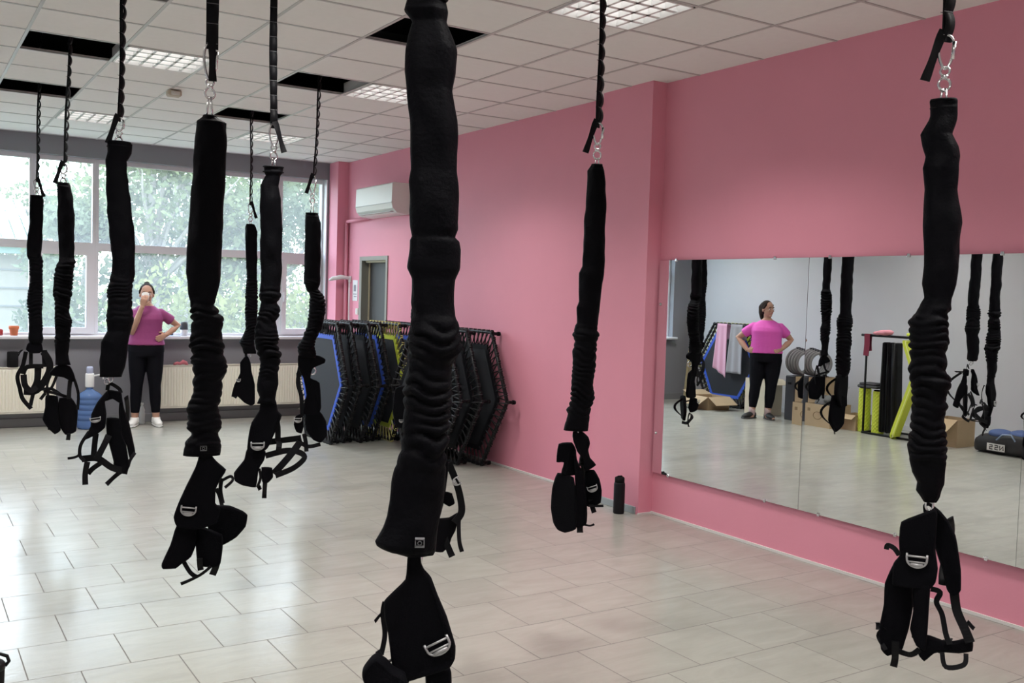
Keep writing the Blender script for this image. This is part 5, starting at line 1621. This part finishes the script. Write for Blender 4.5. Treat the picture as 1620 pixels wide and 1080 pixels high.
def leaf_mat(name, col):
    m = bpy.data.materials.new(name)
    m.use_nodes = True
    nt = m.node_tree
    b = nt.nodes['Principled BSDF']
    nt.nodes.remove(b)
    d = nt.nodes.new('ShaderNodeBsdfDiffuse')
    tr = nt.nodes.new('ShaderNodeBsdfTranslucent')
    n = nt.nodes.new('ShaderNodeTexNoise')
    n.inputs['Scale'].default_value = 1.6
    n.inputs['Detail'].default_value = 5
    t = nt.nodes.new('ShaderNodeTexCoord')
    r_ = nt.nodes.new('ShaderNodeValToRGB')
    r_.color_ramp.elements[0].position = 0.32
    r_.color_ramp.elements[0].color = (col[0] * 0.55, col[1] * 0.6, col[2] * 0.6, 1)
    r_.color_ramp.elements[1].position = 0.68
    r_.color_ramp.elements[1].color = (min(1, col[0] * 1.5), min(1, col[1] * 1.35), min(1, col[2] * 1.2), 1)
    nt.links.new(t.outputs['Object'], n.inputs['Vector'])
    nt.links.new(n.outputs['Fac'], r_.inputs[0])
    nt.links.new(r_.outputs[0], d.inputs[0])
    nt.links.new(r_.outputs[0], tr.inputs[0])
    mx = nt.nodes.new('ShaderNodeMixShader')
    mx.inputs[0].default_value = 0.45
    nt.links.new(d.outputs[0], mx.inputs[1])
    nt.links.new(tr.outputs[0], mx.inputs[2])
    nt.links.new(mx.outputs[0], nt.nodes['Material Output'].inputs[0])
    return m

M_LF = [leaf_mat('pale_green_leaves', (0.155, 0.195, 0.115)), leaf_mat('grey_green_leaves', (0.150, 0.190, 0.135)), leaf_mat('yellow_green_leaves', (0.195, 0.225, 0.105))]
M_BARK = mat('pale_bark', (0.26, 0.24, 0.21), 0.9)

def tree(label, x, y, h, spread, mi, seed, nleaf=8000, base=-0.8, low=0.12):
    rnd = np.random.RandomState(seed)
    t = thing('tree', label, 'tree', (x, y, base), 0, 'trees outside the windows')
    br = MB()
    br.tube([(0, 0, 0), (0.1, 0, h * 0.3), (-0.1, 0.1, h * 0.6), (0, 0, h * 0.9)], [0.16, 0.13, 0.09, 0.03], 8)
    blobs = []
    for i in range(26):
        a = rnd.uniform(0, 2 * math.pi)
        zz = h * (low + (1.0 - low) * rnd.uniform(0, 1) ** 0.8)
        q = zz / h
        rr = spread * math.sqrt(rnd.uniform(0.05, 1)) * (1.0 - 0.55 * max(0, q - 0.55) / 0.45)
        c = (rr * math.cos(a), rr * math.sin(a) * 0.8, zz)
        blobs.append((c, spread * rnd.uniform(0.28, 0.5)))
        if i % 2 == 0:
            br.tube([(0, 0, max(0.2, zz * 0.65)), (c[0] * 0.5, c[1] * 0.5, zz * 0.86), c, (c[0] * 1.2, c[1] * 1.2 - 0.2, zz + 0.35)], [0.05, 0.035, 0.022, 0.008], 6)
    br.build('trunk', M_BARK, t)
    N = nleaf
    bi = rnd.randint(0, len(blobs), N)
    cen = np.array([b_[0] for b_ in blobs])[bi]
    rad = np.array([b_[1] for b_ in blobs])[bi]
    v = rnd.normal(size=(N, 3))
    v /= np.linalg.norm(v, axis=1)[:, None]
    p = cen + v * (rad * rnd.uniform(0.35, 1.0, N) ** 0.6)[:, None] * np.array([1, 1, 0.8])
    A = rnd.normal(size=(N, 3))
    A /= np.linalg.norm(A, axis=1)[:, None]
    B = np.cross(A, rnd.normal(size=(N, 3)))
    B /= np.linalg.norm(B, axis=1)[:, None]
    sz = rnd.uniform(0.04, 0.095, N)[:, None]
    V = np.stack([p - A * sz, p - B * sz * 0.55, p + A * sz, p + B * sz * 0.55], 1).reshape(-1, 3)
    me = bpy.data.meshes.new('foliage')
    me.from_pydata(V.tolist(), [], [(4 * i, 4 * i + 1, 4 * i + 2, 4 * i + 3) for i in range(N)])
    me.materials.append(M_LF[mi])
    o = bpy.data.objects.new('foliage', me)
    COL.objects.link(o)
    o.parent = t
    return t

tree('pale leafy tree outside, filling the window left of the middle', 4.0, 18.5, 5.6, 2.0, 0, 1)
tree('grey green tree outside, seen between the two wide bungees', 6.4, 19.5, 5.9, 2.1, 1, 2)
tree('yellow green tree outside, behind the right hand window', 8.6, 19.0, 5.6, 1.9, 2, 3)
tree('tall grey green tree outside at the right edge of the windows', 10.6, 21.5, 6.6, 2.3, 1, 4)
tree('smaller tree outside, behind the opening window sash', 2.95, 18.6, 3.9, 1.15, 1, 5, 5200)
tree('low bushy tree outside under the right windows', 6.2, 16.2, 2.6, 1.7, 2, 6, 3600, low=0.05)
tree('low bushy tree outside below the woman\'s window', 4.1, 16.4, 2.4, 1.6, 2, 7, 3400, low=0.05)
tree('distant tall tree outside, crown above the others', 6.0, 25.0, 7.4, 3.2, 1, 8, 5200)
tree('distant tree outside, behind the pale roof', 2.6, 29.0, 4.6, 1.6, 0, 9, 4200)

tree('far row tree outside, behind the tree left of the middle', 8.0, 29.0, 7.2, 3.4, 0, 10, 6000)
tree('far row tree outside, behind the right hand windows', 12.0, 28.0, 7.6, 3.4, 1, 11, 6000)
tree('far row tree outside, filling the gap above the low bushes', 9.6, 24.0, 6.0, 2.6, 1, 12, 6000)
tree('slim tree outside, between the pale roof and the opening window sash', 2.80, 27.6, 4.7, 1.4, 0, 13, 5000)

t = thing('shed', 'pale building with light green ribbed roof outside the left window', 'building', (1.02, 21.0, -0.8))
MB().box(-4.5, 1.15, 0, 5, 0, 2.9).build('wall', mat('cream_render', (0.27, 0.25, 0.21), 0.8), t)
rf = MB()
for i in range(26):
    x0 = -4.7 + i * 0.232
    for (a, c_, dz) in ((0.0, 0.07, 0.0), (0.07, 0.115, 0.05), (0.115, 0.185, 0.05), (0.185, 0.232, 0.0)):
        dz2 = {0.0: 0.0, 0.07: 0.05, 0.115: 0.05, 0.185: 0.0}[a] if a != 0.07 else 0.05
        rf.add([(x0 + a, -0.35, 3.05 + dz), (x0 + c_, -0.35, 3.05 + dz), (x0 + c_, 3.2, 4.15 + dz), (x0 + a, 3.2, 4.15 + dz)], [(0, 1, 2, 3)])
rf.box(-4.7, 1.33, -0.35, 0.0, 2.92, 3.04)
rf.build('roof', mat('pale_green_sheet_roof', (0.13, 0.20, 0.175), 0.5), t)
mb = MB()
for zz in (1.9, 2.25, 2.6):
    mb.box(-4.5, 1.17, -0.03, 0.0, zz, zz + 0.03)
mb.build('wall_batten', mat('grey_batten', (0.15, 0.15, 0.15), 0.7), t)
